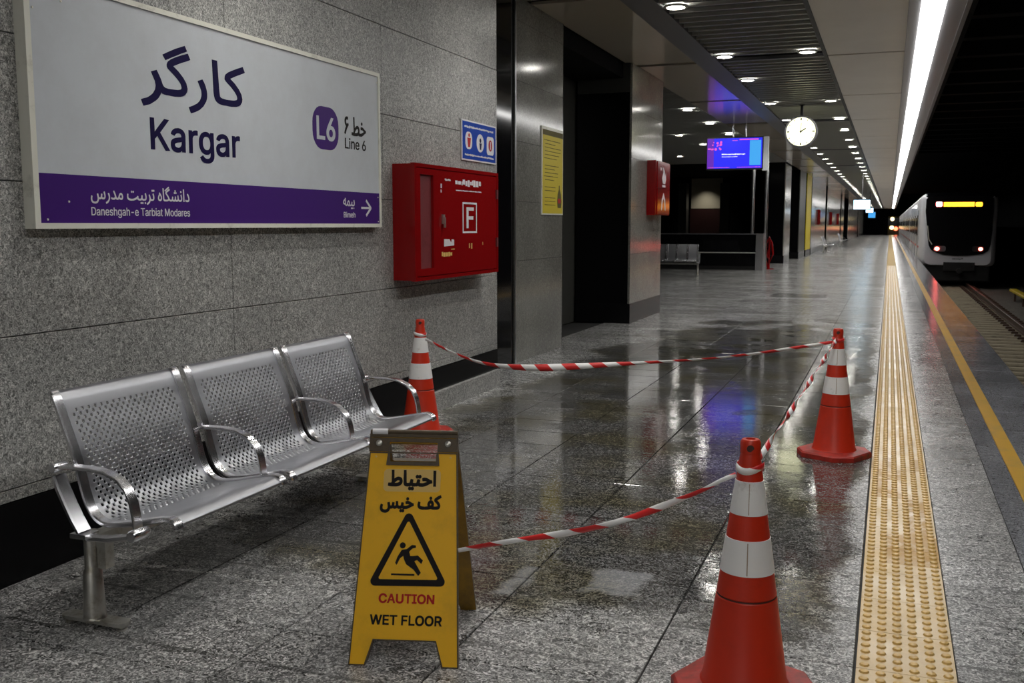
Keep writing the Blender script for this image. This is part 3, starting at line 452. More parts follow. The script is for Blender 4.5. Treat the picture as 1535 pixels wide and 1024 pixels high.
'fkargar': (0.009, [
[1,-55,-6,-37,2,-34,10,-31,17,-28,23,-24,28,-20,33,-16,37,-12,41,-8,51,9,54,25,53,31,52,37,51,43,48,49,37,72,55,80,62,64,69,49,73,36,77,27,82,22,88,19,96,18,103,16,106,9,102,2,94,-1,84,0,77,2,67,12,63,25,70,21,70,13,68,6,66,-1,63,-8,59,-14,55,-20,50,-25,45,-30,23,-46],
[94,130,85,144,107,157,137,175,174,195,181,180,171,175,161,170,152,165,144,160,116,144],
[94,-1,96,18,119,18,131,19,141,20,153,24,158,29,159,35,158,41,155,49,153,53,149,58,144,64,138,70,125,82,113,92,104,99,101,104,101,111,103,117,106,122,118,132,135,142,158,154,186,168,194,150,185,146,177,142,169,138,162,135,141,124,125,115,112,105,115,114,142,92,161,72,173,53,177,34,175,23,167,11,159,6,149,2,142,1,134,0,125,-1,115,-1],
[193,-55,186,-37,197,-33,207,-28,215,-23,223,-18,228,-13,233,-8,237,-2,240,4,244,15,245,25,244,38,239,52,229,72,246,80,250,73,254,65,257,58,259,51,261,45,262,38,263,32,263,27,263,20,262,13,260,6,258,0,245,-21,228,-37,209,-48],
[348,-1,339,-1,331,0,324,1,319,3,310,9,305,16,302,27,300,40,296,169,315,169,320,47,321,37,322,29,325,24,330,21,338,19,350,18,357,16,359,9,356,2],
[348,-1,350,18,372,18,385,19,394,20,407,24,412,29,413,35,412,41,409,49,406,53,403,58,398,64,392,70,379,82,366,92,358,99,354,104,355,111,356,117,359,122,371,132,389,142,412,154,440,168,448,150,439,146,430,142,423,138,416,135,395,124,379,115,366,105,369,114,396,92,415,72,427,53,431,34,429,23,421,11,413,6,402,2,396,1,388,0,379,-1,369,-1],
]),
'fkhat': (0.014, [
[23,0,6,6,11,18,17,28,22,38,28,48,34,56,40,65,47,72,53,79,61,86,68,92,76,98,85,103,94,88,70,69,51,47,35,23],
[57,73,42,78,29,88,19,102,15,120,17,131,21,141,27,149,36,155,41,158,47,159,53,160,60,161,71,160,82,157,79,139,69,141,60,142,51,141,44,138,37,129,35,119,39,105,50,94,65,87,78,84],
[359,-1,344,0,325,5,309,14,328,24,345,19,362,18,369,16,371,9,368,2],
[250,-3,222,-3,199,-2,181,0,167,1,169,20,185,18,205,17,228,17,254,16,282,18,303,24,316,34,319,40,320,47,318,57,310,66,303,68,295,69,284,68,273,63,251,48,233,30,221,14,200,15,218,40,241,64,268,82,275,85,282,87,289,88,297,89,309,87,319,83,327,77,333,69,337,59,339,49,338,42,337,35,334,29,330,23,326,17,319,12,312,8,303,4,292,1,280,-1,266,-3],
[213,23,208,169,227,169,232,40],
[359,-1,362,18,386,20,409,26,431,34,451,46,437,55,419,62,399,64,392,64,385,63,377,61,374,79,386,82,399,83,421,80,439,73,455,65,469,57,483,55,488,55,490,37,471,35,454,27,437,18,417,9,392,2,385,0,377,0,368,-1],
[399,108,391,111,387,120,391,128,399,131,407,128,411,120,407,111],
]),
'fdane': (0.006, [
[74,-55,49,-51,27,-41,19,-33,12,-23,8,-13,7,0,8,12,11,26,17,42,34,35,30,23,27,11,27,1,28,-10,33,-19,41,-26,51,-31,75,-36,83,-35,90,-35,96,-33,102,-32,112,-28,119,-22,128,-9,131,6,130,26,126,44,120,62,139,67,143,53,146,44,147,38,153,25,161,20,172,18,180,19,187,25,190,31,193,40,194,45,195,51,196,59,198,67,216,64,214,53,212,41,211,31,213,25,219,20,225,19,233,18,246,19,254,25,256,30,257,39,255,53,250,70,243,88,262,96,268,78,273,59,275,42,274,31,272,22,263,9,249,1,233,-1,218,0,208,5,202,12,198,23,207,23,198,9,187,1,171,-1,158,1,149,6,144,13,141,22,151,10,146,-13,144,-19,141,-24,138,-29,134,-34,129,-39,124,-43,118,-46,111,-49,103,-52,94,-54,85,-55],
[288,-55,281,-37,292,-33,302,-28,310,-23,318,-18,324,-13,329,-8,332,-2,335,4,339,15,340,25,339,38,334,52,324,72,341,80,345,73,349,65,352,58,354,51,356,45,357,38,358,32,358,27,358,20,357,13,355,6,353,0,340,-21,323,-37,304,-48],
[425,18,435,19,444,21,454,28,457,38,454,50,448,65,438,82,426,101,442,111,458,85,470,62,478,41,481,32,485,26,494,20,502,18,509,16,512,9,508,2,500,-1,485,2,472,11,467,19,464,30,474,37,469,19,464,11,455,4,449,2,442,0,434,-1,425,-1,408,0,394,4,382,11,391,27,405,21],
[500,-1,502,18,513,21,522,31,531,48,535,55,538,62,542,67,545,71,552,78,559,82,572,85,587,81,599,70,607,55,610,38,609,26,605,16,599,9,592,4,576,0,568,1,558,3,551,5,545,8,537,12,529,17,538,32,549,26,559,22,574,19,585,21,591,27,593,36,590,50,581,61,570,65,562,63,554,54,549,46,544,36,539,24,533,16,523,5,512,0],
[778,-5,785,14,815,16,847,23,878,35,885,40,891,44,897,50,903,56,918,47,915,38,915,32,917,26,927,20,936,19,947,18,955,16,957,9,954,2,945,-1,938,-1,931,0,924,1,918,2,908,6,901,12,898,20,898,30,902,29,879,14,850,4,816,-3],
[778,-5,768,-5,759,-4,750,-3,741,-2,734,-1,727,1,720,4,715,6,705,13,699,21,694,31,693,43,694,55,697,68,700,80,717,76,715,67,713,58,713,49,714,37,719,29,723,25,727,22,733,20,741,18,749,16,760,15,771,15,785,14,789,3],
[818,95,810,99,806,107,810,115,818,119,826,115,830,107,826,99],
[786,95,777,99,774,107,777,115,786,119,794,115,797,107,794,99],
[945,-1,947,18,958,19,966,20,976,27,979,33,982,42,983,47,984,53,985,60,987,67,1005,64,1003,54,1001,44,1000,35,1001,28,1004,23,1015,20,1024,19,1036,18,1043,16,1045,9,1042,2,1034,-1,1021,-1,1011,0,998,5,991,13,989,23,996,23,988,11,978,3,964,0],
[1005,-46,996,-43,993,-34,996,-26,1005,-23,1013,-26,1016,-34,1013,-43],
[972,-46,964,-43,961,-34,964,-26,972,-23,981,-26,984,-34,981,-43],
[1034,-1,1036,18,1046,19,1054,20,1060,22,1064,25,1067,31,1067,39,1066,53,1061,70,1054,88,1073,96,1079,78,1084,59,1085,42,1083,26,1077,13,1067,5,1053,0],
[1059,-45,1051,-42,1047,-34,1051,-25,1059,-22,1067,-25,1071,-34,1067,-42],
[1098,-55,1091,-37,1100,-34,1107,-31,1114,-28,1120,-24,1126,-20,1131,-16,1135,-12,1138,-8,1148,9,1151,25,1151,31,1150,37,1148,43,1146,49,1135,72,1152,80,1160,64,1166,49,1170,36,1174,27,1179,22,1185,19,1194,18,1201,16,1203,9,1200,2,1191,-1,1182,0,1174,2,1164,12,1160,25,1168,21,1167,13,1166,6,1164,-1,1161,-8,1157,-14,1153,-20,1148,-25,1143,-30,1120,-46],
[1191,-1,1194,18,1206,19,1215,19,1222,21,1227,25,1229,30,1230,39,1228,53,1223,70,1216,88,1236,96,1241,78,1246,59,1248,42,1245,22,1235,9,1227,4,1217,1],
[1243,120,1234,124,1231,132,1234,140,1243,144,1251,140,1255,132,1251,124],
[1210,120,1202,124,1199,132,1202,140,1210,144,1219,140,1222,132,1219,124],
[1372,0,1351,4,1343,9,1336,16,1332,26,1331,37,1331,43,1333,49,1335,56,1339,63,1343,71,1349,79,1357,87,1366,95,1370,83,1354,97,1367,112,1389,91,1406,67,1409,61,1411,54,1412,47,1413,41,1411,28,1404,15,1392,4,1383,1],
[1372,19,1385,22,1393,30,1396,41,1394,54,1386,68,1382,72,1378,76,1373,81,1367,86,1378,86,1363,70,1353,54,1350,39,1351,31,1356,24,1363,21],
[1489,-1,1480,-1,1472,0,1465,1,1460,3,1451,9,1446,16,1443,27,1442,40,1437,169,1456,169,1461,47,1462,37,1463,29,1466,24,1471,21,1479,19,1491,18,1498,16,1501,9,1497,2],
[1489,130,1480,144,1502,157,1532,175,1569,195,1576,180,1566,175,1556,170,1547,165,1539,160,1511,144],
[1489,-1,1491,18,1509,18,1519,18,1527,19,1533,19,1539,20,1546,23,1551,26,1554,33,1550,46,1539,60,1525,74,1511,87,1500,98,1497,102,1495,104,1496,111,1498,117,1500,122,1513,132,1533,144,1556,155,1581,168,1589,150,1566,139,1544,128,1524,117,1507,106,1508,114,1529,96,1547,79,1563,61,1576,39,1582,31,1588,25,1601,20,1612,18,1619,16,1621,9,1618,2,1609,-1,1594,1,1577,9,1570,16,1563,27,1571,24,1562,13,1551,5,1533,0,1508,-1],
[1609,-1,1612,18,1624,19,1632,25,1635,30,1638,39,1639,44,1641,50,1643,57,1645,65,1662,60,1659,46,1657,31,1659,24,1666,20,1678,18,1690,19,1697,25,1700,31,1702,40,1704,45,1705,51,1706,59,1707,67,1725,64,1724,53,1722,41,1721,31,1723,25,1729,20,1735,19,1743,18,1753,20,1760,23,1764,30,1765,38,1765,50,1764,63,1762,81,1780,82,1780,73,1781,64,1782,57,1783,50,1785,39,1788,31,1792,25,1798,21,1813,18,1820,16,1823,9,1819,2,1811,-1,1796,1,1786,7,1778,16,1774,27,1778,26,1775,16,1770,9,1757,1,1741,-1,1724,1,1713,9,1708,23,1716,23,1712,14,1707,8,1695,1,1686,-1,1675,-1,1662,1,1651,8,1647,15,1645,25,1652,26,1647,16,1642,8,1628,1],
[1711,129,1703,133,1700,141,1703,149,1711,153,1720,149,1723,141,1720,133],
[1695,103,1687,107,1683,115,1687,123,1695,127,1703,123,1707,115,1703,107],
[1728,103,1719,107,1716,115,1719,123,1728,127,1736,123,1739,115,1736,107],
[1811,-1,1813,18,1824,19,1832,20,1838,22,1842,25,1844,31,1845,39,1843,53,1838,70,1831,88,1850,96,1856,78,1861,59,1863,42,1861,26,1855,13,1844,5,1830,0],
[1841,120,1833,124,1829,132,1833,140,1841,144,1849,140,1853,132,1849,124],
[1896,0,1892,169,1911,169,1916,0],
[1939,11,1949,27,1962,21,1982,18,1993,19,2001,21,2011,28,2014,38,2012,50,2009,58,2004,69,2000,76,1995,83,1990,91,1983,101,2000,111,2005,103,2011,95,2016,87,2020,80,2023,73,2026,67,2028,61,2030,55,2033,37,2029,19,2022,11,2013,4,2007,2,2000,0,1991,-1,1982,-1,1966,0,1951,4],
]),
'fbimeh': (0.006, [
[115,-1,93,2,84,7,77,15,74,20,72,26,71,32,70,40,67,122,86,122,90,44,91,34,94,27,103,20,118,18,125,16,127,9,124,2],
[79,25,53,21,30,24,21,29,13,35,9,43,7,53,8,63,12,72,26,87,47,99,72,105,75,85,54,82,39,75,29,66,26,56,30,47,39,42,52,40,66,41,78,43],
[115,-1,118,18,128,21,136,31,140,38,145,48,157,67,168,78,179,84,188,86,202,82,213,71,216,66,219,61,222,55,225,48,230,37,234,29,244,20,255,18,262,16,264,9,261,2,252,-1,235,2,222,12,226,17,219,5,209,-2,197,-5,181,-1,166,8,152,23,146,13,140,7,129,0],
[161,41,170,29,179,21,189,16,197,15,204,16,209,21,211,28,209,37,205,48,200,57,194,64,186,67,179,64,171,56],
[252,-1,255,18,265,19,273,20,283,27,286,33,289,42,290,47,291,53,293,60,294,67,313,64,310,54,308,44,308,35,308,28,312,23,322,20,331,19,343,18,350,16,353,9,349,2,341,-1,328,-1,318,0,305,5,299,13,296,23,303,23,295,11,285,3,271,0],
[312,-46,304,-43,300,-34,304,-26,312,-23,320,-26,324,-34,320,-43],
[280,-46,271,-43,268,-34,271,-26,280,-23,288,-26,291,-34,288,-43],
[341,-1,343,18,354,19,362,20,368,22,372,25,374,31,375,39,373,53,368,70,361,88,380,96,386,78,391,59,393,42,391,26,385,13,374,5,360,0],
[366,-45,358,-42,354,-34,358,-25,366,-22,374,-25,378,-34,374,-42],
]),
'fehtiat': (0.03, [
[87,-3,60,-3,37,-2,18,0,5,1,7,20,23,18,42,17,65,17,92,16,120,18,140,24,153,34,157,40,158,47,155,57,147,66,141,68,133,69,121,68,110,63,89,48,71,30,58,14,38,15,56,40,79,64,106,82,113,85,120,87,127,88,134,89,146,87,157,83,165,77,171,69,175,59,176,49,176,42,174,35,172,29,168,23,163,17,157,12,149,8,140,4,130,1,117,-1,103,-3],
[51,23,46,169,65,169,70,40],
[256,-1,247,-1,239,0,232,1,227,3,218,9,213,16,210,27,209,40,204,169,223,169,228,47,229,37,230,29,233,24,238,21,247,19,258,18,265,16,268,9,264,2],
[256,-1,258,18,269,19,277,20,287,27,290,33,292,42,293,47,295,53,296,60,298,67,316,64,314,54,312,44,311,35,312,28,315,23,326,20,334,19,347,18,354,16,356,9,353,2,344,-1,331,-1,321,0,308,5,302,13,299,23,307,23,298,11,288,3,275,0],
[316,-46,307,-43,304,-34,307,-26,316,-23,324,-26,327,-34,324,-43],
[283,-46,275,-43,271,-34,275,-26,283,-23,291,-26,295,-34,291,-43],
[344,-1,347,18,357,19,365,20,375,27,378,33,381,42,382,47,383,53,385,60,386,67,405,64,402,54,400,44,400,35,400,28,404,23,414,20,423,19,435,18,442,16,445,9,441,2,433,-1,420,-1,410,0,397,5,391,13,388,23,395,23,387,11,377,3,363,0],
[408,92,399,95,396,103,399,111,408,115,416,111,419,103,416,95],
[375,92,367,95,363,103,367,111,375,115,383,111,387,103,383,95],
[433,-1,435,18,459,20,482,26,504,34,524,46,510,55,492,62,472,64,465,64,458,63,451,61,447,79,460,82,472,83,494,80,513,73,528,65,542,57,556,55,561,55,563,37,544,35,527,27,510,18,490,9,465,2,458,0,450,0,442,-1],
[594,0,589,169,609,169,613,0],
]),
'fkaf': (0.03, [
[74,-55,49,-51,27,-41,19,-33,12,-23,8,-13,7,0,8,12,11,26,17,42,34,35,30,23,27,11,27,1,28,-10,33,-19,41,-26,51,-31,75,-36,83,-35,90,-35,96,-33,102,-32,112,-28,119,-22,128,-9,131,6,130,26,126,44,120,62,139,67,143,56,145,48,147,38,153,25,161,20,172,18,180,19,187,25,190,31,193,40,194,45,195,51,196,59,198,67,216,64,214,53,212,41,211,31,213,25,219,20,225,19,233,18,243,20,250,23,254,30,255,38,255,50,254,63,253,81,270,82,271,73,271,64,272,57,273,50,275,39,278,31,282,25,288,21,303,18,310,16,313,9,309,2,301,-1,291,0,283,3,270,13,264,27,268,26,265,16,260,9,247,1,231,-1,214,1,203,9,198,23,207,23,198,9,187,1,171,-1,158,1,149,6,144,13,141,22,151,10,146,-14,144,-19,141,-25,138,-30,134,-34,129,-39,124,-43,118,-46,111,-49,103,-52,94,-54,85,-55],
[301,-1,303,18,314,19,322,20,332,27,335,33,337,42,339,47,340,53,341,60,343,67,361,64,359,54,357,44,356,35,357,28,360,23,371,20,380,19,392,18,399,16,401,9,398,2,389,-1,376,-1,366,0,353,5,347,13,345,23,352,23,343,11,333,3,320,0],
[361,-46,352,-43,349,-34,352,-26,361,-23,369,-26,372,-34,369,-43],
[328,-46,320,-43,316,-34,320,-26,328,-23,336,-26,340,-34,336,-43],
[389,-1,391,18,416,20,439,26,461,34,481,46,467,55,449,62,429,64,422,64,415,63,407,61,404,79,416,82,429,83,451,80,469,73,485,65,499,57,513,55,518,55,520,37,501,35,484,27,467,18,447,9,422,2,415,0,407,0,398,-1],
[429,108,421,111,417,120,421,128,429,131,437,128,441,120,437,111],
[683,-5,689,14,722,15,749,17,770,20,783,22,798,29,809,39,813,46,814,53,812,62,808,70,802,76,794,79,783,75,775,65,772,52,776,39,786,30,797,23,775,15,766,23,757,36,753,53,756,70,765,85,779,95,794,98,805,97,815,92,822,84,828,75,832,65,833,55,829,36,819,22,804,11,786,4,770,1,746,-2,716,-4],
[851,-1,827,0,804,4,784,10,800,21,817,20,837,19,853,18,861,16,863,9,860,2],
[683,-5,673,-5,663,-4,654,-3,646,-2,638,-1,631,1,625,4,619,6,610,13,603,21,599,31,598,43,599,55,601,68,604,80,622,76,620,67,618,58,617,49,619,37,623,29,627,25,632,22,638,20,645,18,654,16,664,15,676,15,689,14,694,3],
[792,123,784,126,780,134,784,143,792,146,800,143,804,134,800,126],
[851,-1,853,18,876,18,888,19,898,20,910,24,915,29,916,35,915,41,912,49,910,53,906,58,901,64,895,70,882,82,870,92,861,99,858,104,858,111,860,117,863,122,875,132,892,142,915,154,943,168,951,150,942,146,934,142,926,138,919,135,898,124,883,115,869,105,873,114,899,92,918,72,930,53,934,34,932,23,924,11,917,6,906,2,899,1,891,0,882,-1,873,-1],
]),
}

def glyphs(key): return [[(c[i]/400, c[i+1]/400) for i in range(0, len(c), 2)] for c in GL[key][1]]
def bolden(cs, off):
    # push outlines outward along vertex normals (outer contours have the area sign of the largest one)
    def area(c): return sum(c[i-1][0]*c[i][1]-c[i][0]*c[i-1][1] for i in range(len(c)))/2
    sg = 1 if area(max(cs, key=lambda c: abs(area(c)))) > 0 else -1
    out = []
    for c in cs:
        n = len(c); r = []
        for i in range(n):
            a, b, d = Vector(c[i-1]), Vector(c[i]), Vector(c[(i+1) % n])
            t = ((b-a).normalized()+(d-b).normalized())
            if t.length < 1e-6: r.append(c[i]); continue
            t.normalize(); r.append((b.x+t.y*off*sg, b.y-t.x*off*sg))
        out.append(r)
    return out
# a decal: 2-D shapes placed by T(u, v) -> 3-D, with a little thickness along nrm
def decal(name, contours, place, nrm, mat, parent, thick=0.0012, **props):
    vs, fs = fill(contours); mb = MB(); nr = Vector(nrm)*thick
    P = [Vector(place(*p)) for p in vs]; n = len(P)
    if fs:
        f0 = fs[0]; nn = (P[f0[1]]-P[f0[0]]).cross(P[f0[2]]-P[f0[0]])
        if nn.dot(nr) < 0: fs = [tuple(reversed(f)) for f in fs]
    cnt = {}
    for f in fs:
        for i in range(len(f)):
            e = (f[i], f[(i+1) % len(f)]); cnt[e] = 1
    side = [(a, b, b+n, a+n) for (a, b) in cnt if (b, a) not in cnt]
    mb.add([p+nr for p in P]+P, list(fs), mat)
    mb.add([p+nr for p in P]+P, side, mat)
    return mb.build(name, parent, **props)
def text(name, key, box, place, nrm, mat, parent, **props):
    cs = bolden(glyphs(key), GL[key][0]); xs = [p[0] for c in cs for p in c]; ys = [p[1] for c in cs for p in c]
    x0, x1, y0, y1 = min(xs), max(xs), min(ys), max(ys); a0, a1, b0, b1 = box
    cs = [[(a0+(p[0]-x0)/(x1-x0)*(a1-a0), b0+(p[1]-y0)/(y1-y0)*(b1-b0)) for p in c] for c in cs]
    return decal(name, cs, place, nrm, mat, parent, **props)
def rect(a0, a1, b0, b1): return [(a0, b0), (a1, b0), (a1, b1), (a0, b1)]
def rrect(a0, a1, b0, b1, r, n=6):
    out = []
    for cx, cy, s in ((a1-r, b0+r, -90), (a1-r, b1-r, 0), (a0+r, b1-r, 90), (a0+r, b0+r, 180)):
        for i in range(n+1):
            t = math.radians(s+90*i/n); out.append((cx+r*math.cos(t), cy+r*math.sin(t)))
    return out
def circ(cx, cy, r, n=20, ry=None): return [(cx+r*math.cos(2*PI*i/n), cy+(ry or r)*math.sin(2*PI*i/n)) for i in range(n)]
def thickline(p, q, wd):
    p, q = Vector(p), Vector(q); d = (q-p).normalized(); n = Vector((-d.y, d.x))*wd/2
    return [tuple(p-n), tuple(q-n), tuple(q+n), tuple(p+n)]
def scribble(a0, a1, b0, b1, seed=0):   # lines of small unreadable marks
    rr = random.Random(seed); out = []; a = a0
    while a < a1-0.004:
        wd = rr.uniform(0.3, 1.0)*(b1-b0)*1.3; wd = min(wd, a1-a)
        out.append(rect(a, a+wd*0.8, b0+rr.uniform(0, .3)*(b1-b0), b1-rr.uniform(0, .35)*(b1-b0))); a += wd
    return out

# =====================================================================
#  STRUCTURE
# =====================================================================
END = 145.0
# ---- floor: base slab, loose tiles near, joined tiles beyond
fl = MB(); fl.box(-14, 1.10, -20, END, -0.35, -0.012, 'joint')
floor = fl.build('floor', kind='structure')
GX = [-3.645, -3.045, -2.445, -1.845, -1.245, -0.645, -0.047]
PY = 0.3725; Y0 = 3.108-7*PY
def tile_mesh(wx, wy, mt): 
    return MB().bevbox(0, wx-0.005, 0, wy-0.005, -0.02, 0, 0.002, mt).mesh('floor_tile')
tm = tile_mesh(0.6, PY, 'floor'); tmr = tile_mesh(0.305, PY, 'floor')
NR = 25
for j in range(NR):
    for i in range(len(GX)-1):
        if i == 0 and Y0+j*PY < 7.5: continue
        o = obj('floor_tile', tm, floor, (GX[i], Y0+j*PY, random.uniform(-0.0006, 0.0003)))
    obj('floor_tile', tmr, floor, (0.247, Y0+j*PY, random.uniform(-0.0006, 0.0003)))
far = MB()
j = NR; y = Y0+NR*PY
while y < END-0.4:
    xs = GX if y < 15.2 else [-13.845+0.6*k for k in range(18)]+GX
    for i in range(len(xs)-1):
        if i == len(GX)-1 and False: continue
        if y > 50 and xs[i] < -5: continue
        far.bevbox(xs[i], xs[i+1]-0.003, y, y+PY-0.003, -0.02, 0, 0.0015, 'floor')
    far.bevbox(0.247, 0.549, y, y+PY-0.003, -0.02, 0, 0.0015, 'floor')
    y += PY
for k in range(-58, 0):           # behind and beside the camera
    for i in range(6): 
        if i: far.bevbox(GX[i], GX[i+1]-0.003, Y0+k*PY, Y0+(k+1)*PY-0.003, -0.02, 0, 0.0015, 'floor')
    far.bevbox(0.247, 0.549, Y0+k*PY, Y0+(k+1)*PY-0.003, -0.02, 0, 0.0015, 'floor')
o = far.build('distant_tile', floor); o['kind'] = 'stuff'
# dark edge slabs with the yellow line
em = MB().bevbox(0, 0.12-0.002, 0, 0.745-0.003, -0.02, 0, 0.0015, 'edge').mesh('edge_slab')
em2 = MB().bevbox(0, 0.345, 0, 0.745-0.003, -0.04, 0, 0.003, 'edge').mesh('platform_edge_slab')
for k in range(34):
    obj('edge_slab', em, floor, (0.552, 1.2+k*0.745, 0)); obj('platform_edge_slab', em2, floor, (0.762, 1.2+k*0.745, 0))
eb = MB(); yy = 1.2+34*0.745
while yy < END: eb.bevbox(0.552, 0.67, yy, yy+0.742, -0.02, 0, 0.0015, 'edge'); eb.bevbox(0.762, 1.107, yy, yy+0.742, -0.04, 0, 0.003, 'edge'); yy += 0.745
eb.box(0.552, 1.107, -20, 1.197, -0.02, 0, 'edge')
o = eb.build('distant_edge_slab', floor); o['kind'] = 'stuff'
o = MB().bevbox(0.672, 0.760, -20, END, -0.02, 0.0015, 0.001, 'yellow_line').build('yellow_line', floor)
# ---- tactile paving: 300 mm tiles with 6 x 6 blisters
tac = MB().box(-0.046, 0.246, -20, END, -0.02, -0.008, 'joint').build('trim_1', kind='structure')
def tactile_tile():
    mb = MB(); mb.bevbox(0.002, 0.288, 0.001, 0.3085, -0.008, 0.0, 0.001, 'tactile')
    for i in range(6):
        for k in range(6):
            cx, cy = 0.026+i*0.0478, 0.026+k*0.0517
            mb.lathe([(0.0155, 0.0), (0.0130, 0.0055), (0.007, 0.0070)], 8, 'blister', (cx, cy, 0))
    return mb.mesh('tactile_tile', True)
tt = tactile_tile()
for k in range(110): obj('tactile_tile', tt, tac, (-0.044, 1.245+k*0.31, 0.0))
MB().bevbox(-0.042, 0.244, 1.245+110*0.31, END, -0.008, 0.003, 0.001, 'tactile_far').bevbox(-0.042, 0.244, -20, 1.24, -0.008, 0.003, 0.001, 'tactile').build('distant_tactile_strip', tac)
# ---- trackside face, track bed, tunnel
MB().box(0.98, 1.09, -20, END, -1.25, -0.05, 'void').box(1.085, 1.112, -20, END, -0.09, -0.001, 'edge').build('trim_2', kind='structure')
bed = MB().box(0.9, 9.5, -20, 250, -1.45, -1.16, 'ballast').build('track_bed', kind='structure')
sm = MB().bevbox(-1.05, 1.05, -0.13, 0.13, -0.2, 0.0, 0.03, 'sleeper')
for sx in (-0.95, -0.52, 0.52, 0.95): sm.bevbox(sx-0.07, sx+0.07, -0.06, 0.06, 0, 0.05, 0.015, 'rail')
sm = sm.mesh('sleeper')
for k in range(60): obj('sleeper', sm, bed, (2.22, 10+k*0.6, -1.10))
for rx in (1.50, 2.94):
    MB().box(rx-0.065, rx+0.065, -20, 250, -1.10, -1.085, 'rail').box(rx-0.01, rx+0.01, -20, 250, -1.09, -0.97, 'rail').bevbox(rx-0.035, rx+0.035, -20, 250, -0.98, -0.94, 0.008, 'rail').build('rail', bed)
MB().box(9.3, 9.6, -20, 250, -1.4, 6.2, 'void').build('wall_right', kind='structure')
tc = MB().box(0.66, 9.6, -20, 250, 5.6, 5.9, 'void').box(0.66, 0.72, -20, 250, 3.52, 5.7, 'void').build('tunnel_ceiling', kind='structure')
for k in range(24): MB().box(0.72, 9.3, 4+k*2.4, 4.35+k*2.4, 5.2, 5.6, 'unlit_beam').build('ceiling_beam', tc)
MB().box(-14, 9.6, 250, 250.3, -1.4, 6.2, 'void').build('wall_back', kind='structure')
MB().box(-14, 9.6, -20.3, -20, -1.4, 6.2, 'grey_wall').build('wall_front', kind='structure')
MB().box(-14, -0.25, END, END+0.3, 0.0, CEIL, 'void').build('platform_end_wall', kind='structure')

# ---- left granite wall: body, loose panels, skirting
WX = -3.05
MB().box(-3.9, WX-0.035, -20, 7.72, 0, 3.6, 'joint').build('wall_left', kind='structure')
wl = bpy.data.objects['wall_left']
ycuts = [-20, -15, -10, -5, -2.26, -0.66, 0.94, 2.54, 4.146, 5.745, 7.735]
zc = [0.312, 0.362, 0.935, 1.512, 2.05, 2.60, 3.15, 3.5]
for j in range(len(zc)-1):
    for i in range(len(ycuts)-1):
        h = random.uniform(-0.0015, 0.0015)
        mb = MB(); b = 0.0018
        y0, y1, z0, z1 = ycuts[i]+0.002, ycuts[i+1]-0.002, zc[j]+0.002, zc[j+1]-0.002
        x = WX+h
        vs = [(WX-0.036, y0, z0), (WX-0.036, y1, z0), (WX-0.036, y1, z1), (WX-0.036, y0, z1), (x-b, y0, z0), (x-b, y1, z0), (x-b, y1, z1), (x-b, y0, z1), (x, y0+b, z0+b), (x, y1-b, z0+b), (x, y1-b, z1-b), (x, y0+b, z1-b)]
        mb.add(vs, [(0, 1, 5, 4), (1, 2, 6, 5), (2, 3, 7, 6), (3, 0, 4, 7), (4, 5, 9, 8), (5, 6, 10, 9), (6, 7, 11, 10), (7, 4, 8, 11), (8, 9, 10, 11)], 'wall')
        mb.build('granite_panel', wl)
MB().box(WX-0.03, WX+0.004, -20, 7.735, 0.0, 0.31, 'black_stone').build('baseboard_left', kind='structure')
MB().bevbox(WX, WX+0.03, 6.25, 7.73, 0, 0.145, 0.004, 'wall').build('trim_3', kind='structure')
MB().box(WX-0.86, WX-0.03, 7.72, 7.737, 0, 3.5, 'black_gloss').build('wall_left_return', kind='structure')

# ---- black recess, pillar with the poster, opening, pillar with red box, colonnade
PX = -3.38
MB().box(-4.1, PX-0.015, 7.74, 9.05, 0, CEIL, 'black_gloss').build('wall_left_recess', kind='structure')
def clad(name, y0, y1, x0, x1, cuts, mt_face='gloss_granite', skirt=0.27, front='black_gloss', jt='joint'):
    """a stone-clad pier: dark core, granite slabs on the platform face, polished black front slab"""
    core = MB().box(x0, x1-0.03, y0+0.02, y1, 0, CEIL, jt).build(name, kind='structure')
    for a, b in zip(cuts[:-1], cuts[1:]):
        MB().box(x1-0.03, x1, y0, y1-0.0, a+0.0015, b-0.0015, mt_face).build('granite_slab', core)
    MB().box(x0, x1-0.03, y0-0.0, y0+0.02, skirt, CEIL, front).build('front_slab', core)
    MB().box(x0-0.003, x1+0.006, y0-0.006, y1+0.003, 0, skirt, 'black_stone').build('skirting', core)
    return core
p1 = MB().box(-4.1, PX-0.03, 9.07, 10.52, 0, CEIL, 'joint').build('pillar', kind='structure')
for a, b in zip([0, 1.0, 1.575, 2.15, 2.72, 3.28, 3.5][:-1], [0, 1.0, 1.575, 2.15, 2.72, 3.28, 3.5][1:]):
    MB().box(PX-0.03, PX, 9.05, 10.53, a+0.0015, b-0.0015, 'gloss_granite').build('granite_slab', p1)
MB().box(PX-0.002, PX+0.006, 9.04, 9.062, 0, CEIL, 'steel').build('edge_trim', p1)
MB().box(-4.1, PX-0.001, 10.52, 10.545, 0, CEIL, 'black_gloss').build('side_slab', p1)
MB().box(-4.4, -4.1, 10.5, 13.5, 0, CEIL, 'grey_wall').build('wall_left_opening', kind='structure')
MB().box(-4.1, -3.42, 10.56, 13.28, 3.30, CEIL, 'void').build('trim_4', kind='structure')
p2 = clad('pillar', 13.32, 15.25, -4.07, -3.30, [0.27, 0.95, 1.6, 2.25, 2.9, 3.5])
MB().box(-4.06, -3.34, 13.305, 13.325, 3.12, CEIL, 'grey_wall').build('front_lintel_slab', p2)
clad('pillar', 36.2, 38.3, -4.12, -3.46, [0.27, 0.95, 1.6, 2.25, 2.9, 3.5])
clad('pillar', 41.3, 44.2, -3.80, -3.38, [0.27, 0.95, 1.6, 2.25, 2.9, 3.5], 'grey_wall')
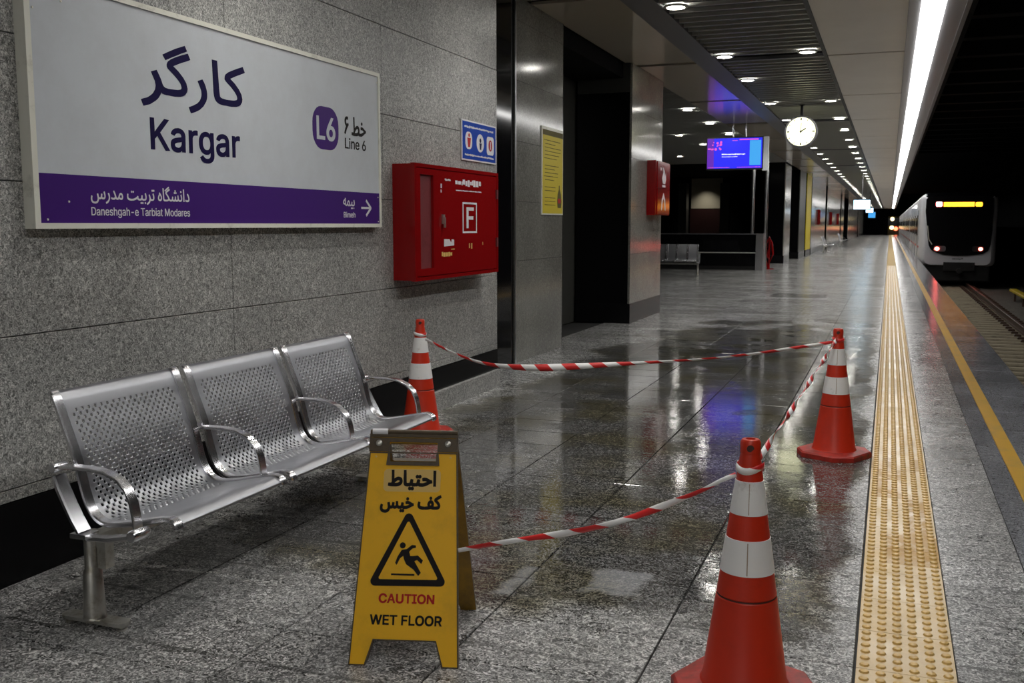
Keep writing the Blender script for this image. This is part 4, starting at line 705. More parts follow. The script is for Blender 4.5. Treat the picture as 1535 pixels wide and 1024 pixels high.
yp = clad('pillar', 44.6, 47.2, -3.85, -3.36, [0.27, 1.6, 2.9, 3.5], 'yellow_poster')
clad('pillar', 48.2, 58.5, -4.1, -3.40, [0.27, 0.95, 1.6, 2.25, 2.9, 3.5], front='gloss_granite')
clad('pillar', 60.0, 61.5, -3.9, -3.38, [0.27, 1.6, 2.9, 3.5])
clad('pillar', 61.6, 76.5, -4.1, -3.40, [0.27, 1.6, 2.9, 3.5], front='gloss_granite')
clad('pillar', 78.0, 82, -4.1, -3.38, [0.27, 1.6, 2.9, 3.5])
clad('pillar', 90.0, 92, -4.1, -3.34, [0.27, 1.6, 2.9, 3.5])
clad('pillar', 92.5, 118, -4.1, -3.38, [0.27, 1.6, 2.9, 3.5])
clad('pillar', 120, 144, -4.1, -3.34, [0.27, 1.6, 2.9, 3.5])
MB().box(-4.3, -4.1, 38, END, 0, CEIL, 'void').build('wall_left_far', kind='structure')

# ---- hall beyond the pillars on the left
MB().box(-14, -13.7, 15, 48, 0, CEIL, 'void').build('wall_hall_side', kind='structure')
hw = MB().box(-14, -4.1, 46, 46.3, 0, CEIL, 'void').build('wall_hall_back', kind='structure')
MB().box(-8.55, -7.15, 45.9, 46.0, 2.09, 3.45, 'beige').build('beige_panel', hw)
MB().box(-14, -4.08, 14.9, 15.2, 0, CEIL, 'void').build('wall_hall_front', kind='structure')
for x0, x1 in ((-8.95, -8.6), (-7.1, -6.7)):
    MB().box(x0, x1, 45.0, 45.6, 0, 3.2, 'grey_wall').build('square_column', kind='structure')
# parapet of the stairwell
pr = MB().box(-9.0, -3.72, 30.5, 30.75, 0.12, 1.06, 'black_gloss').box(-9.0, -3.72, 30.52, 30.75, 0, 0.12, 'black').build('parapet', kind='structure')
MB().box(-9.0, -3.72, 30.485, 30.50, 0.50, 0.53, 'slat_edge').build('rail_line', pr)
MB().box(-9.0, -3.70, 30.47, 30.78, 1.06, 1.09, 'grey_metal').build('coping', pr)
MB().box(-3.72, -3.50, 30.46, 30.78, 0, 1.09, 'chrome').build('steel_end_cap', pr)
for xx in (-3.86, -3.50):
    MB().lathe([(0.055, 1.09 if xx < -3.6 else 0), (0.055, 3.5)], 14, 'chrome', (xx, 30.62 if xx < -3.6 else 30.9, 0)).build('steel_post', pr, smooth=True)

# ---- ceilings
ceil = MB().box(-14, 0.66, -20, END, 3.66, 3.9, 'void').build('ceiling', kind='structure')
scuts = [-20, -12, -7.5, -3.3, 0.9, 5.2, 9.45, 13.65, 17.9, 22.1, 26.3, 30.5, 34.7, 38.9, 43.1, 47.3, 55.7, 64.1, 72.5, 89, 110, END]
for a, b in zip(scuts[:-1], scuts[1:]):
    MB().box(-3.40, -2.50, a+0.09, b-0.09, CEIL, CEIL+0.03, 'soffit').build('soffit_panel', ceil)
    MB().box(-0.83, 0.083, a+0.035, b-0.035, CEIL, CEIL+0.03, 'ceiling_white').build('ceiling_panel', ceil)
MB().box(-2.50, -2.20, -20, END, CEIL-0.02, CEIL+0.02, 'grey_metal').build('ceiling_channel', ceil)
MB().box(-0.875, -0.832, -20, END, CEIL-0.015, CEIL+0.05, 'black').build('ceiling_channel', ceil)
MB().box(-4.6, -3.40, -20, 10.55, CEIL+0.005, CEIL+0.1, 'void').build('ceiling_recess', ceil)
# slats across the platform ceiling
sl = MB().box(-2.2, -0.875, 0, 0.15, CEIL+0.012, CEIL+0.035, 'slat').box(-2.2, -0.875, -0.012, 0.012, CEIL-0.004, CEIL+0.035, 'slat_edge').mesh('ceiling_slat')
yy = 5.3
while yy < 30.5:
    if not any(abs(yy+0.08-s) < 0.16 for s in (13.65, 22.1)): obj('ceiling_slat', sl, ceil, (0, yy, 0))
    yy += 0.255
fs = MB()
while yy < END: fs.box(-2.2, -0.875, yy, yy+0.15, CEIL+0.012, CEIL+0.035, 'slat').box(-2.2, -0.875, yy-0.008, yy+0.008, CEIL-0.004, CEIL+0.035, 'slat_edge'); yy += 0.255 if yy < 60 else 1.0
o = fs.build('distant_slat', ceil); o['kind'] = 'stuff'
for s in (13.65, 22.1, 30.5, 38.9): MB().box(-2.2, -0.875, s-0.05, s+0.05, CEIL-0.01, CEIL+0.03, 'grey_metal').build('cross_beam', ceil)
# slats over the hall
hs = MB().box(-9.5, -3.40, 0, 0.15, CEIL+0.012, CEIL+0.035, 'slat').box(-9.5, -3.40, -0.008, 0.008, CEIL-0.004, CEIL+0.035, 'slat_edge').mesh('hall_ceiling_slat')
yy = 15.4
while yy < 36: obj('hall_ceiling_slat', hs, ceil, (0, yy, 0)); yy += 0.33
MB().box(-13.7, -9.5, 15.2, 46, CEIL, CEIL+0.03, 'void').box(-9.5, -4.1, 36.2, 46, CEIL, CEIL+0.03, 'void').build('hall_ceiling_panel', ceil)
# ---- strip light with its housing
st = thing('strip_light', 'long bright white strip light running above the platform edge', 'light')
MB().box(0.085, 0.20, -19.9, 140, CEIL-0.01, CEIL+0.05, 'housing').box(0.425, 0.61, -19.9, 140, CEIL-0.01, CEIL+0.05, 'housing').box(0.61, 0.655, -19.9, 140, CEIL-0.02, CEIL+0.2, 'grey_metal').build('housing', st)
dm = MB().box(0.203, 0.422, 0.018, 1.682, CEIL-0.028, CEIL+0.03, 'strip').mesh('diffuser')
for k in range(-15, 55): obj('diffuser', dm, st, (0, 10.64+k*1.7-3.4, 0))
MB().box(0.203, 0.422, 10.64+51.6*1.7, 140, CEIL-0.028, CEIL+0.03, 'strip').build('distant_diffuser', st)
# ---- downlights
ORD = 'nearest second-nearest third-nearest fourth-nearest fifth-nearest sixth-nearest seventh-nearest eighth-nearest ninth-nearest tenth-nearest'.split()
ring = MB().lathe([(0.088, 0.012), (0.092, -0.008), (0.118, -0.006), (0.122, 0.006), (0.118, 0.014)], 20, 'slat_edge').mesh('trim_ring', True)
lensm = MB().lathe([(0.0, 0.002), (0.090, 0.002), (0.090, 0.014), (0, 0.014)], 20, 'lens').mesh('lens')
spot = bpy.data.lights.new('spot', 'SPOT'); spot.energy = DOWN_W; spot.spot_size = math.radians(118); spot.spot_blend = 0.9
spot.shadow_soft_size = 0.07; spot.color = (1.0, 0.965, 0.90)
def downlight(x, y, lamp, label, group):
    t = thing('downlight', label, 'light', (x, y, CEIL-0.012), group=group)
    obj('trim_ring', ring, t); obj('lens', lensm, t)
    if lamp:
        l = bpy.data.objects.new('lamp', spot); COL.objects.link(l); l.parent = t; l.location = (0, 0, -0.02)
for side, x, ys in (('left', -2.07, [-11, -8, -5, -2, 4.1, 7.1, 10.08, 13.2, 15.43]+[18.48, 21.48, 24.2, 26.8]+[29.4+2.55*k for k in range(43)]), ('right', -1.05, [-11, -8, -5, -2, 4.1, 7.1, 13.2]+[18.46, 21.6, 24.2, 26.9]+[29.5+2.55*k for k in range(43)])):
    n = 0
    for y in ys:
        vis = y > 9.9
        where = 'of the row over the platform %s' % ('nearer the wall' if side == 'left' else 'nearer the platform edge')
        if vis and n < 10: lab = '%s lit round downlight %s' % (ORD[n], where)
        else: lab = ('small distant lit downlight %s' if vis else 'unseen lit downlight overhead, %s') % where
        downlight(x, y, y < 62, lab, 'downlights in the slatted platform ceiling')
        if vis: n += 1
hl = [(-3.64, 18.99, 'nearest downlight over the dark hall'), (-3.66, 21.6, 'second downlight over the dark hall beside the soffit'), (-3.65, 24.26, 'third downlight over the dark hall beside the soffit'),
      (-4.83, 24.19, 'hall downlight to the left of the blue screen'), (-4.76, 27.2, 'hall downlight just behind the blue screen'), (-6.28, 31.64, 'farthest hall downlight, above the parapet')]
for x, y, lb in hl: downlight(x, y, False, lb, 'downlights over the dark hall')
for x, y in ((-4.83, 24.19), (-6.3, 31.6), (-7.85, 45.25)):
    l = bpy.data.lights.new('hall_spot', 'SPOT'); l.energy = 11 if y < 40 else 60; l.spot_size = 1.7; l.spot_blend = 0.9; l.shadow_soft_size = 0.08; l.color = (1, .95, .85)
    lo = bpy.data.objects.new('hall_lamp', l); COL.objects.link(lo); lo.location = (x, y, CEIL-0.03)

# =====================================================================
#  THINGS
# =====================================================================
# ---- station name sign on the wall (plane x = -3.0)
SX = -3.0
sg = thing('station_sign', 'large white and purple station name board reading Kargar on the granite wall', 'sign', (WX, 4.26, 1.34))
def sub(o, p):     # keep world coordinates when parenting to a thing
    o.parent = p; o.matrix_parent_inverse = Matrix.Translation(-Vector(p.location)) if p.rotation_euler.to_matrix().is_negative is False and tuple(p.rotation_euler) == (0, 0, 0) else p.matrix_world.inverted(); return o
sub(MB().box(WX+0.002, SX-0.004, 2.915, 5.605, 1.355, 2.262, 'sign_white').build('face_panel'), sg)
sub(MB().box(SX-0.004, SX-0.0025, 2.915, 5.605, 1.355, 1.545, 'purple').build('purple_band'), sg)
fr = MB()
for a in ((2.885, 5.62, 1.335, 1.357), (2.885, 5.62, 2.258, 2.28), (2.885, 2.912, 1.357, 2.258), (5.602, 5.62, 1.357, 2.258)): fr.box(WX+0.001, SX+0.004, a[0], a[1], a[2], a[3], 'sign_frame')
sub(fr.build('frame'), sg)
def pw(x): return lambda u, v: (x, u, v)
PL = pw(SX-0.0038); PB = pw(SX-0.0024); NX = (1, 0, 0)
def on(p, o): return sub(o, p)
on(sg, text('station_name_persian', 'fkargar', (3.49, 4.235, 1.855, 2.150), PL, NX, 'navy', None))
on(sg, text('station_name_latin', 'kargar', (3.54, 4.178, 1.635, 1.812), PL, NX, 'navy', None))
on(sg, decal('line_badge', [rrect(4.845, 5.122, 1.772, 2.01, 0.095)], PL, NX, 'purple', None))
on(sg, text('line_number', 'l6', (4.885, 5.085, 1.822, 1.955), pw(SX-0.0026), NX, 'sign_white', None))
on(sg, text('line_text_persian', 'fkhat', (5.19, 5.447, 1.875, 1.985), PL, NX, 'black_print', None))
on(sg, text('line_text_latin', 'line6', (5.195, 5.443, 1.794, 1.858), PL, NX, 'black_print', None))
on(sg, text('previous_station_persian', 'fdane', (3.175, 3.78, 1.435, 1.518), PB, NX, 'white_print', None))
on(sg, text('previous_station_latin', 'dane', (3.175, 3.78, 1.378, 1.422), PB, NX, 'white_print', None))
on(sg, text('next_station_persian', 'fbimeh', (5.158, 5.292, 1.443, 1.507), PB, NX, 'white_print', None))
on(sg, text('next_station_latin', 'bimeh', (5.163, 5.297, 1.392, 1.426), PB, NX, 'white_print', None))
ar = [thickline((5.372, 1.452), (5.487, 1.452), 0.013), thickline((5.432, 1.498), (5.494, 1.450), 0.015), thickline((5.494, 1.454), (5.432, 1.406), 0.015)]
for k, c in enumerate(ar): on(sg, decal('arrow', [c], PB, NX, 'white_print', None, thick=0.0012+0.0002*k))
bl = MB()
for y, z in ((2.93, 2.15), (3.07, 2.20), (2.95, 1.37), (3.06, 1.44), (5.59, 2.22), (5.585, 1.52), (5.585, 1.37), (4.6, 2.262)): bl.lathe([(0.0, 0.0035), (0.004, 0.0035), (0.005, 0)], 8, 'sign_frame', (SX-0.0035, y, z), 'x')
sub(bl.build('rivet', smooth=True), sg)
# ---- blue notice
bs = thing('blue_notice', 'small blue notice with three white pictograms above the red fire cabinet', 'sign', (WX, 7.33, 1.85))
sub(MB().box(WX+0.002, WX+0.012, 6.985, 7.685, 1.838, 2.142, 'white_print').build('backing_plate'), bs)
sub(MB().box(WX+0.012, WX+0.0135, 7.0, 7.67, 1.85, 2.13, 'blue').build('blue_face'), bs)
PN = pw(WX+0.0135)
def ds(p, nm, cs, pl, mt, th=0.001): return sub(decal(nm, cs, pl, NX, mt, None, thick=th), p)
ds(bs, 'heading_text', scribble(7.03, 7.62, 2.082, 2.102, 1), PN, 'white_print')
ds(bs, 'footer_text', scribble(7.04, 7.63, 1.872, 1.890, 2), PN, 'white_print')
ds(bs, 'pictogram_badge', [rrect(7.05, 7.18, 1.925, 2.055, 0.05)], PN, 'white_print')
ds(bs, 'pictogram_badge', [circ(7.345, 1.985, 0.075, 20, 0.07)], PN, 'white_print')
ds(bs, 'pictogram_badge', [rrect(7.48, 7.63, 1.905, 2.05, 0.03)], PN, 'white_print')
ds(bs, 'pictogram', [circ(7.12, 2.03, 0.014), [(7.085, 2.01), (7.10, 1.94), (7.135, 1.94), (7.155, 2.01)]], PN, 'red_print', 0.002)
ds(bs, 'pictogram', [circ(7.345, 2.005, 0.018), [(7.325, 1.985), (7.335, 1.935), (7.36, 1.935), (7.37, 1.985)]], PN, 'navy', 0.002)
ds(bs, 'pictogram', [circ(7.555, 1.98, 0.038, 20, 0.045)], PN, 'red_print', 0.002)
ds(bs, 'pictogram_slot', [rect(7.548, 7.562, 1.95, 2.01)], PN, 'white_print', 0.003)
# ---- red fire hose cabinet
FX = -2.885
fb = thing('fire_cabinet', 'large red wall cabinet for the fire hose marked F, beside the bench', 'cabinet', (WX, 6.6, 0.98))
mb = MB().box(WX+0.002, FX-0.03, 5.87, 7.34, 0.985, 1.745, 'red')
for a in ((5.865, 7.345, 0.98, 1.005), (5.865, 7.345, 1.725, 1.75), (5.865, 5.89, 1.005, 1.725), (7.32, 7.345, 1.005, 1.725)): mb.box(FX-0.03, FX, *a, 'red')
sub(mb.build('body'), fb)
mb = MB()   # door frame around the glass window, then the solid leaf
for a in ((5.895, 7.315, 1.01, 1.06), (5.895, 7.315, 1.68, 1.72), (5.895, 5.955, 1.06, 1.68), (6.155, 7.315, 1.06, 1.68)): mb.box(FX-0.028, FX-0.002, *a, 'red')
dr = sub(mb.build('door'), fb)
def sub2(o, p, root): o.parent = p; return o
o = MB().box(FX-0.026, FX-0.020, 5.955, 6.155, 1.06, 1.68, 'window_red').build('window_pane'); o.parent = dr
o = MB().bevbox(6.285, 6.325, 0, 0.012, 1.34, 1.42, 0.003, 'worn_steel')
o = MB().box(FX-0.002, FX+0.010, 6.285, 6.315, 1.355, 1.42, 'worn_steel').box(FX+0.010, FX+0.018, 6.29, 6.31, 1.33, 1.40, 'worn_steel').build('latch'); o.parent = dr
for z in (1.18, 1.55): o = MB().box(FX-0.002, FX+0.008, 7.29, 7.325, z, z+0.07, 'red_dark').build('hinge'); o.parent = dr
PF = pw(FX-0.0018)
def dd(nm, cs, mt, th=0.001): o = decal(nm, cs, PF, NX, mt, None, thick=th); o.parent = dr
dd('sign_border', [rect(6.645, 6.91, 1.29, 1.512), list(reversed(rect(6.66, 6.895, 1.303, 1.499)))], 'white_print')
o = text('letter_f', 'F', (6.715, 6.85, 1.325, 1.477), PF, NX, 'white_print', None); o.parent = dr
dd('heading_lettering', scribble(6.52, 7.0, 1.625, 1.675, 5), 'white_print')
dd('heading_lettering', scribble(6.53, 7.0, 1.588, 1.598, 6), 'white_print')
dd('small_lettering', scribble(6.34, 6.44, 1.652, 1.668, 8), 'white_print')
dd('small_lettering', [rect(6.27, 6.29, 1.60, 1.63), rect(6.27, 6.285, 1.57, 1.59)], 'white_print')
dd('torn_sticker', [[(6.32, 1.20), (6.49, 1.205), (6.49, 1.245), (6.45, 1.25), (6.44, 1.225), (6.41, 1.25), (6.32, 1.252)]], 'white_print')
dd('worn_lettering', scribble(6.28, 6.46, 1.13, 1.165, 9)+[rect(6.44, 6.50, 1.175, 1.182)], 'glue')
dd('worn_lettering', [rect(6.76, 6.775, 1.18, 1.215), rect(6.80, 6.82, 1.175, 1.215), rect(7.02, 7.03, 1.20, 1.22)], 'glue')
# ---- yellow poster on the first pillar
yp = thing('yellow_poster', 'tall yellow rules poster with small dark text on the polished pillar', 'poster', (PX, 10.17, 1.467))
sub(MB().box(PX+0.001, PX+0.010, 9.80, 10.515, 1.455, 2.36, 'sign_frame').build('frame'), yp)
sub(MB().box(PX+0.010, PX+0.0115, 9.83, 10.50, 1.47, 2.33, 'yellow_poster').build('sheet'), yp)
PY_ = pw(PX+0.0115)
ds(yp, 'header_band', [rect(9.83, 10.50, 2.275, 2.33)], PY_, 'poster_dark')
for k in range(19):
    z = 2.22-k*0.037; rr = random.Random(k+20)
    if k in (6, 12, 15): continue
    ds(yp, 'text_line', scribble(9.87+(0.03 if k % 5 else 0), rr.uniform(10.2, 10.44) if z > 1.75 else 10.25, z, z+0.009, k), PY_, 'poster_dark')
ds(yp, 'bottle_picture', [[(10.33, 1.53), (10.44, 1.53), (10.46, 1.60), (10.44, 1.68), (10.40, 1.73), (10.40, 1.77), (10.37, 1.77), (10.37, 1.73), (10.33, 1.68), (10.31, 1.60)]], PY_, 'poster_dark')
ds(yp, 'bottle_label', [rect(10.34, 10.43, 1.58, 1.63)], PY_, 'red_print', 0.002)
# ---- red box with white pictograms on the second pillar
rb = thing('fire_extinguisher_box', 'tall narrow red fire equipment box on the glossy pillar beyond the poster', 'cabinet', (-3.3, 14.72, 1.48))
sub(MB().box(-3.299, -3.17, 14.25, 15.17, 1.49, 2.27, 'red').build('body'), rb)
sub(MB().box(-3.17, -3.158, 14.33, 15.17, 1.50, 1.872, 'red').box(-3.17, -3.158, 14.33, 15.17, 1.884, 2.26, 'red').build('door_panel'), rb)
PR = pw(-3.158)
ds(rb, 'flame_pictogram', [[(14.68, 1.95), (14.62, 2.03), (14.70, 2.12), (14.66, 2.20), (14.80, 2.14), (14.82, 2.06), (14.88, 2.12), (14.90, 2.02), (14.84, 1.95)]], PR, 'white_print')
ds(rb, 'flame_pictogram', [rect(14.50, 14.60, 2.14, 2.18), rect(14.64, 14.86, 1.90, 1.935)], PR, 'white_print')
ds(rb, 'hose_pictogram', [[(14.58, 1.56), (14.62, 1.72), (14.74, 1.82), (14.86, 1.72), (14.90, 1.56), (14.84, 1.56), (14.80, 1.70), (14.74, 1.74), (14.68, 1.70), (14.64, 1.56)]], PR, 'white_print')
# ---- fire boxes further down the colonnade
for y, lb in ((52.6, 'nearest of the tiny red boxes on the far colonnade wall'), (63.5, 'middle tiny red box on the far colonnade wall'), (72.0, 'farthest tiny red box on the far colonnade wall')):
    t = thing('distant_fire_box', lb, 'cabinet', (-3.39, y, 1.35), group='red boxes on the far wall')
    MB().box(0, 0.12, -0.5, 0.9, 0, 0.75, 'red').build('body', t)
    MB().box(0.12, 0.13, -0.40, 0.8, 0.05, 0.70, 'red').build('door_panel', t)

# ---- steel beam seating ---------------------------------------------------
PROF = [(-2.640, 0.785), (-2.628, 0.782), (-2.610, 0.740), (-2.590, 0.684), (-2.565, 0.622), (-2.543, 0.563), (-2.527, 0.500), (-2.512, 0.440), (-2.494, 0.395), (-2.463, 0.361), (-2.420, 0.347), (-2.360, 0.355), (-2.280, 0.371), (-2.200, 0.389), (-2.165, 0.394), (-2.142, 0.385), (-2.133, 0.366)]
BX = -2.40
def prof_at(s, P, L):
    for i in range(len(P)-1):
        if s <= L[i+1] or i == len(P)-2:
            t = (s-L[i])/(L[i+1]-L[i]); a, b = P[i], P[i+1]
            return (a[0]+(b[0]-a[0])*t, a[1]+(b[1]-a[1])*t)
def smooth_prof():
    P = PROF[:]
    for _ in range(2):
        Q = [P[0]]
        for a, b in zip(P[:-1], P[1:]): Q += [(a[0]*.75+b[0]*.25, a[1]*.75+b[1]*.25), (a[0]*.25+b[0]*.75, a[1]*.25+b[1]*.75)]
        P = Q+[P[-1]]
    L = [0]
    for a, b in zip(P[:-1], P[1:]): L.append(L[-1]+math.hypot(b[0]-a[0], b[1]-a[1]))
    return P, L
SP, SL = smooth_prof()
def seat_mesh(Wd, holes=True):
    mb = MB(); TL = SL[-1]; c = 0.0148
    nu = int((Wd-0.11)/c); nu -= (nu+1) % 2; u0 = (Wd-nu*c)/2; us = [0, 0.006]+[u0+i*c for i in range(nu+1)]+[Wd-0.006, Wd]
    s0 = 0.075; nv = int(0.50/c); ss = [0, 0.02, 0.045]+[s0+j*c for j in range(nv+1)]; e = ss[-1]
    k = 1
    while e+k*0.022 < TL-0.004: ss.append(e+k*0.022); k += 1
    ss.append(TL)
    vid = {}; vs = []; fs = []
    def V(u, s):
        key = (round(u, 5), round(s, 5))
        if key not in vid:
            x, z = prof_at(s, SP, SL); vid[key] = len(vs); vs.append((x-BX, u, z))
        return vid[key]
    for j in range(len(ss)-1):
        for i in range(len(us)-1):
            a, b, p, q = us[i], us[i+1], ss[j], ss[j+1]
            hole = holes and 2 <= i < 2+nu and 3 <= j < 3+nv and (i+j) % 2 == 0
            if not hole: fs.append((V(a, p), V(b, p), V(b, q), V(a, q))); continue
            mu, ms, r = (a+b)/2, (p+q)/2, 0.0067
            rg = [V(mu+r*math.cos(math.radians(t)), ms+r*math.sin(math.radians(t))) for t in (225, 270, 315, 0, 45, 90, 135, 180)]
            C = [V(a, p), V(b, p), V(b, q), V(a, q)]
            for n_ in range(4):
                c0, c1 = C[n_], C[(n_+1) % 4]; r0, r1, r2 = rg[(2*n_) % 8], rg[(2*n_+1) % 8], rg[(2*n_+2) % 8]
                fs += [(c0, r1, r0), (c0, c1, r1), (c1, r2, r1)]
    mb.add(vs, fs, 'seat_steel'); return mb.mesh('seat_shell', True)
def seat_rail(y):
    pts = [(x-BX+0.004, y, z) for x, z in SP[::2]]+[(SP[-1][0]-BX, y, SP[-1][1])]
    return MB().tube(pts, 0, mat='chrome', flat=(0.019, 0.009), up=(0, 1, 0))
def armrest(y, wd=0.020):
    P = [(-2.560, 0.548), (-2.50, 0.553), (-2.42, 0.553), (-2.36, 0.547), (-2.31, 0.528), (-2.275, 0.497), (-2.256, 0.455), (-2.247, 0.41), (-2.243, 0.372)]
    return MB().tube([(x-BX, y, z) for x, z in P], 0, mat='chrome', flat=(wd, 0.0055), up=(0, 1, 0))
def make_bench(name, label, seats, y_arms, holes, group=None, loc=(0, 0, 0), rot=0.0):
    t = thing(name, label, 'bench', loc, (0, 0, rot), group)
    for (a, b) in seats:
        me = seat_mesh(b-a, holes) if holes or a == seats[0][0] else None
        if me is None: me = bpy.data.meshes.get('seat_shell_plain')
        if not holes: me.name = 'seat_shell_plain'
        o = obj('seat', me, t, (0, a, 0))
        sd = o.modifiers.new('thickness', 'SOLIDIFY'); sd.thickness = 0.0055; sd.offset = 0
        for yy_ in (a+0.016, b-0.016): seat_rail(yy_).build('edge_rail', o, (0, -a, 0), smooth=True)
    for k, y in enumerate(y_arms):
        ao = armrest(y).build('armrest', t, smooth=True)
        MB().lathe([(0.0, -0.030), (0.014, -0.030), (0.016, -0.026), (0.016, 0.026), (0.014, 0.030), (0.0, 0.030)], 16, 'chrome', (-2.562-BX, y, 0.548), 'y').build('armrest_collar', ao, smooth=True)
    ys0, ys1 = seats[0][0], seats[-1][1]
    # beam under the seats and two end frames
    MB().box(-2.475-BX, -2.425-BX, ys0-0.02, ys1+0.02, 0.275, 0.325, 'worn_steel').build('beam', t)
    for y in (y_arms[0], y_arms[-1]):
        fr_ = MB().tube([(-2.565-BX, y, 0.520), (-2.548-BX, y, 0.475), (-2.52-BX, y, 0.42), (-2.495-BX, y, 0.375), (-2.468-BX, y, 0.335)], 0, mat='chrome', flat=(0.028, 0.010), up=(0, 1, 0))
        fr_.box(-2.50-BX, -2.435-BX, y-0.030, y+0.030, 0.318, 0.334, 'chrome')
        fr_.tube([(-2.45-BX, y, 0.318), (-2.36-BX, y, 0.322), (-2.28-BX, y, 0.338), (-2.25-BX, y, 0.345)], 0, mat='chrome', flat=(0.014, 0.011), up=(0, 1, 0))
        f = fr_.build('end_frame', t, smooth=True)
        MB().lathe([(0.0, -0.038), (0.017, -0.038), (0.021, -0.032), (0.021, 0.032), (0.017, 0.038), (0.0, 0.038)], 18, 'chrome', (-2.240-BX, y, 0.352), 'y').build('frame_end_knob', f, smooth=True)
    for y in ((y_arms[0]+0.03, y_arms[-1]-0.03)):
        lg = MB().lathe([(0.038, 0.028), (0.031, 0.19), (0.025, 0.20), (0.025, 0.33)], 20, 'worn_steel', (-2.468-BX, y, 0)).build('leg', t, smooth=True)
        MB().box(-2.44-BX, -2.405-BX, y-0.006, y+0.034, 0.205, 0.30, 'worn_steel').build('clamp_block', lg)
        bp = [rrect(-2.60-BX, -2.33-BX, y-0.030, y+0.030, 0.028)]
        vs, f2 = fill(bp); n = len(vs)
        mb_ = MB(); mb_.add([(q[0], q[1], 0.030) for q in vs]+[(q[0], q[1], 0.018) for q in vs], [tuple(f) for f in f2]+[tuple(a+n for a in reversed(f)) for f in f2]+[(n+i, n+(i+1) % len(bp[0]), (i+1) % len(bp[0]), i) for i in range(len(bp[0]))], 'worn_steel')
        for xx in (-2.575, -2.355): mb_.lathe([(0.018, 0.0), (0.018, 0.006), (0.012, 0.007), (0.012, 0.019)], 14, 'worn_steel', (xx-BX, y, 0))
        mb_.lathe([(0.040, 0.030), (0.038, 0.036), (0.030, 0.037)], 20, 'worn_steel', (-2.468-BX, y, 0))
        mb_.build('foot_plate', lg, smooth=True)
    return t
SEATS = [(0.0, 0.635), (0.672, 1.325), (1.362, 1.985)]
bench = make_bench('perforated_bench', 'three-seat perforated steel bench standing under the station name board', SEATS, [-0.045, 0.655, 1.343, 2.03], True, loc=(BX, 2.552, 0))
b2 = make_bench('perforated_bench', 'small distant four-seat steel bench in front of the black parapet', [(0.0, 0.30), (0.32, 0.62), (0.64, 0.94), (0.96, 1.26)], [-0.04, 1.30], False, loc=(-5.9, 26.6, 0), rot=-PI/2)
b2.scale = (0.9, 0.9, 1.05)
for y, lb, n_ in ((50.0, 'grey steel bench against the far granite wall, nearer of two', 4), (66.5, 'grey steel bench against the far granite wall, farther of two', 4)):
    make_bench('distant_bench', lb, [(0.62*k, 0.62*k+0.58) for k in range(n_)], [-0.04, 0.62*n_], False, group='benches along the far wall', loc=(-2.85, y, 0))

# ---- wet floor A-frame -------------------------------------------------------
AW, AL, ASP, AH = 0.3424, 0.722, 0.488, 0.68
A0 = Vector((-1.3445, 2.6155, 0)); ang = math.radians(16.106)
E1 = Vector((math.cos(ang), math.sin(ang), 0)); N2 = Vector((-math.sin(ang), math.cos(ang), 0))
UPF = (Vector((0, 0, AH))+N2*ASP/2).normalized(); NF = E1.cross(UPF).normalized()
B0 = A0+N2*ASP; UPB = (Vector((0, 0, AH))-N2*ASP/2).normalized(); NB = (-E1).cross(UPB).normalized()
af = thing('wet_floor_sign', 'yellow folding wet floor warning sign standing in front of the bench', 'sign', tuple(A0+N2*ASP/2), (0, 0, 0))
def pf(d): return lambda u, v: tuple(A0+E1*u+UPF*v+NF*d)
def pb(d): return lambda u, v: tuple(B0-E1*u+UPB*v+NB*d)
edge = [(-0.1712, 0.0), (-0.119, 0.0), (-0.096, 0.076), (0.096, 0.076), (0.119, 0.0), (0.1712, 0.0), (0.1425, 0.662), (0.1425, 0.708), (0.137, 0.716), (-0.137, 0.716), (-0.1425, 0.708), (-0.1425, 0.662)]
hole = list(reversed(rrect(-0.078, 0.078, 0.626, 0.690, 0.008, 3)))
def panel(nm, pl, nr, mface, medge, par):
    T_ = 0.016
    vs, fs = fill([edge, hole]); P = [Vector(pl(*p)) for p in vs]; n = len(P); nr = Vector(nr)
    f0 = fs[0]; 
    if (P[f0[1]]-P[f0[0]]).cross(P[f0[2]]-P[f0[0]]).dot(nr) < 0: fs = [tuple(reversed(f)) for f in fs]
    e = {}
    for f in fs:
        for i in range(len(f)): e[(f[i], f[(i+1) % len(f)])] = 1
    mb = MB(); V = P+[p-nr*T_ for p in P]
    mb.add(V, list(fs), mface); mb.add(V, [tuple(a+n for a in reversed(f)) for f in fs], medge)
    mb.add(V, [(b, a, a+n, b+n) for (a, b) in e if (b, a) not in e], 'aframe_edge')
    return sub(mb.build(nm), par)
fp = panel('front_panel', pf(0), NF, 'aframe', 'aframe_back', af)
bpn = panel('back_panel', pb(0), NB, 'aframe', 'aframe_back', af)
def ad(nm, cs, mt, th=0.0008): return sub(decal(nm, cs, pf(0.0), NF, mt, None, thick=th), af)
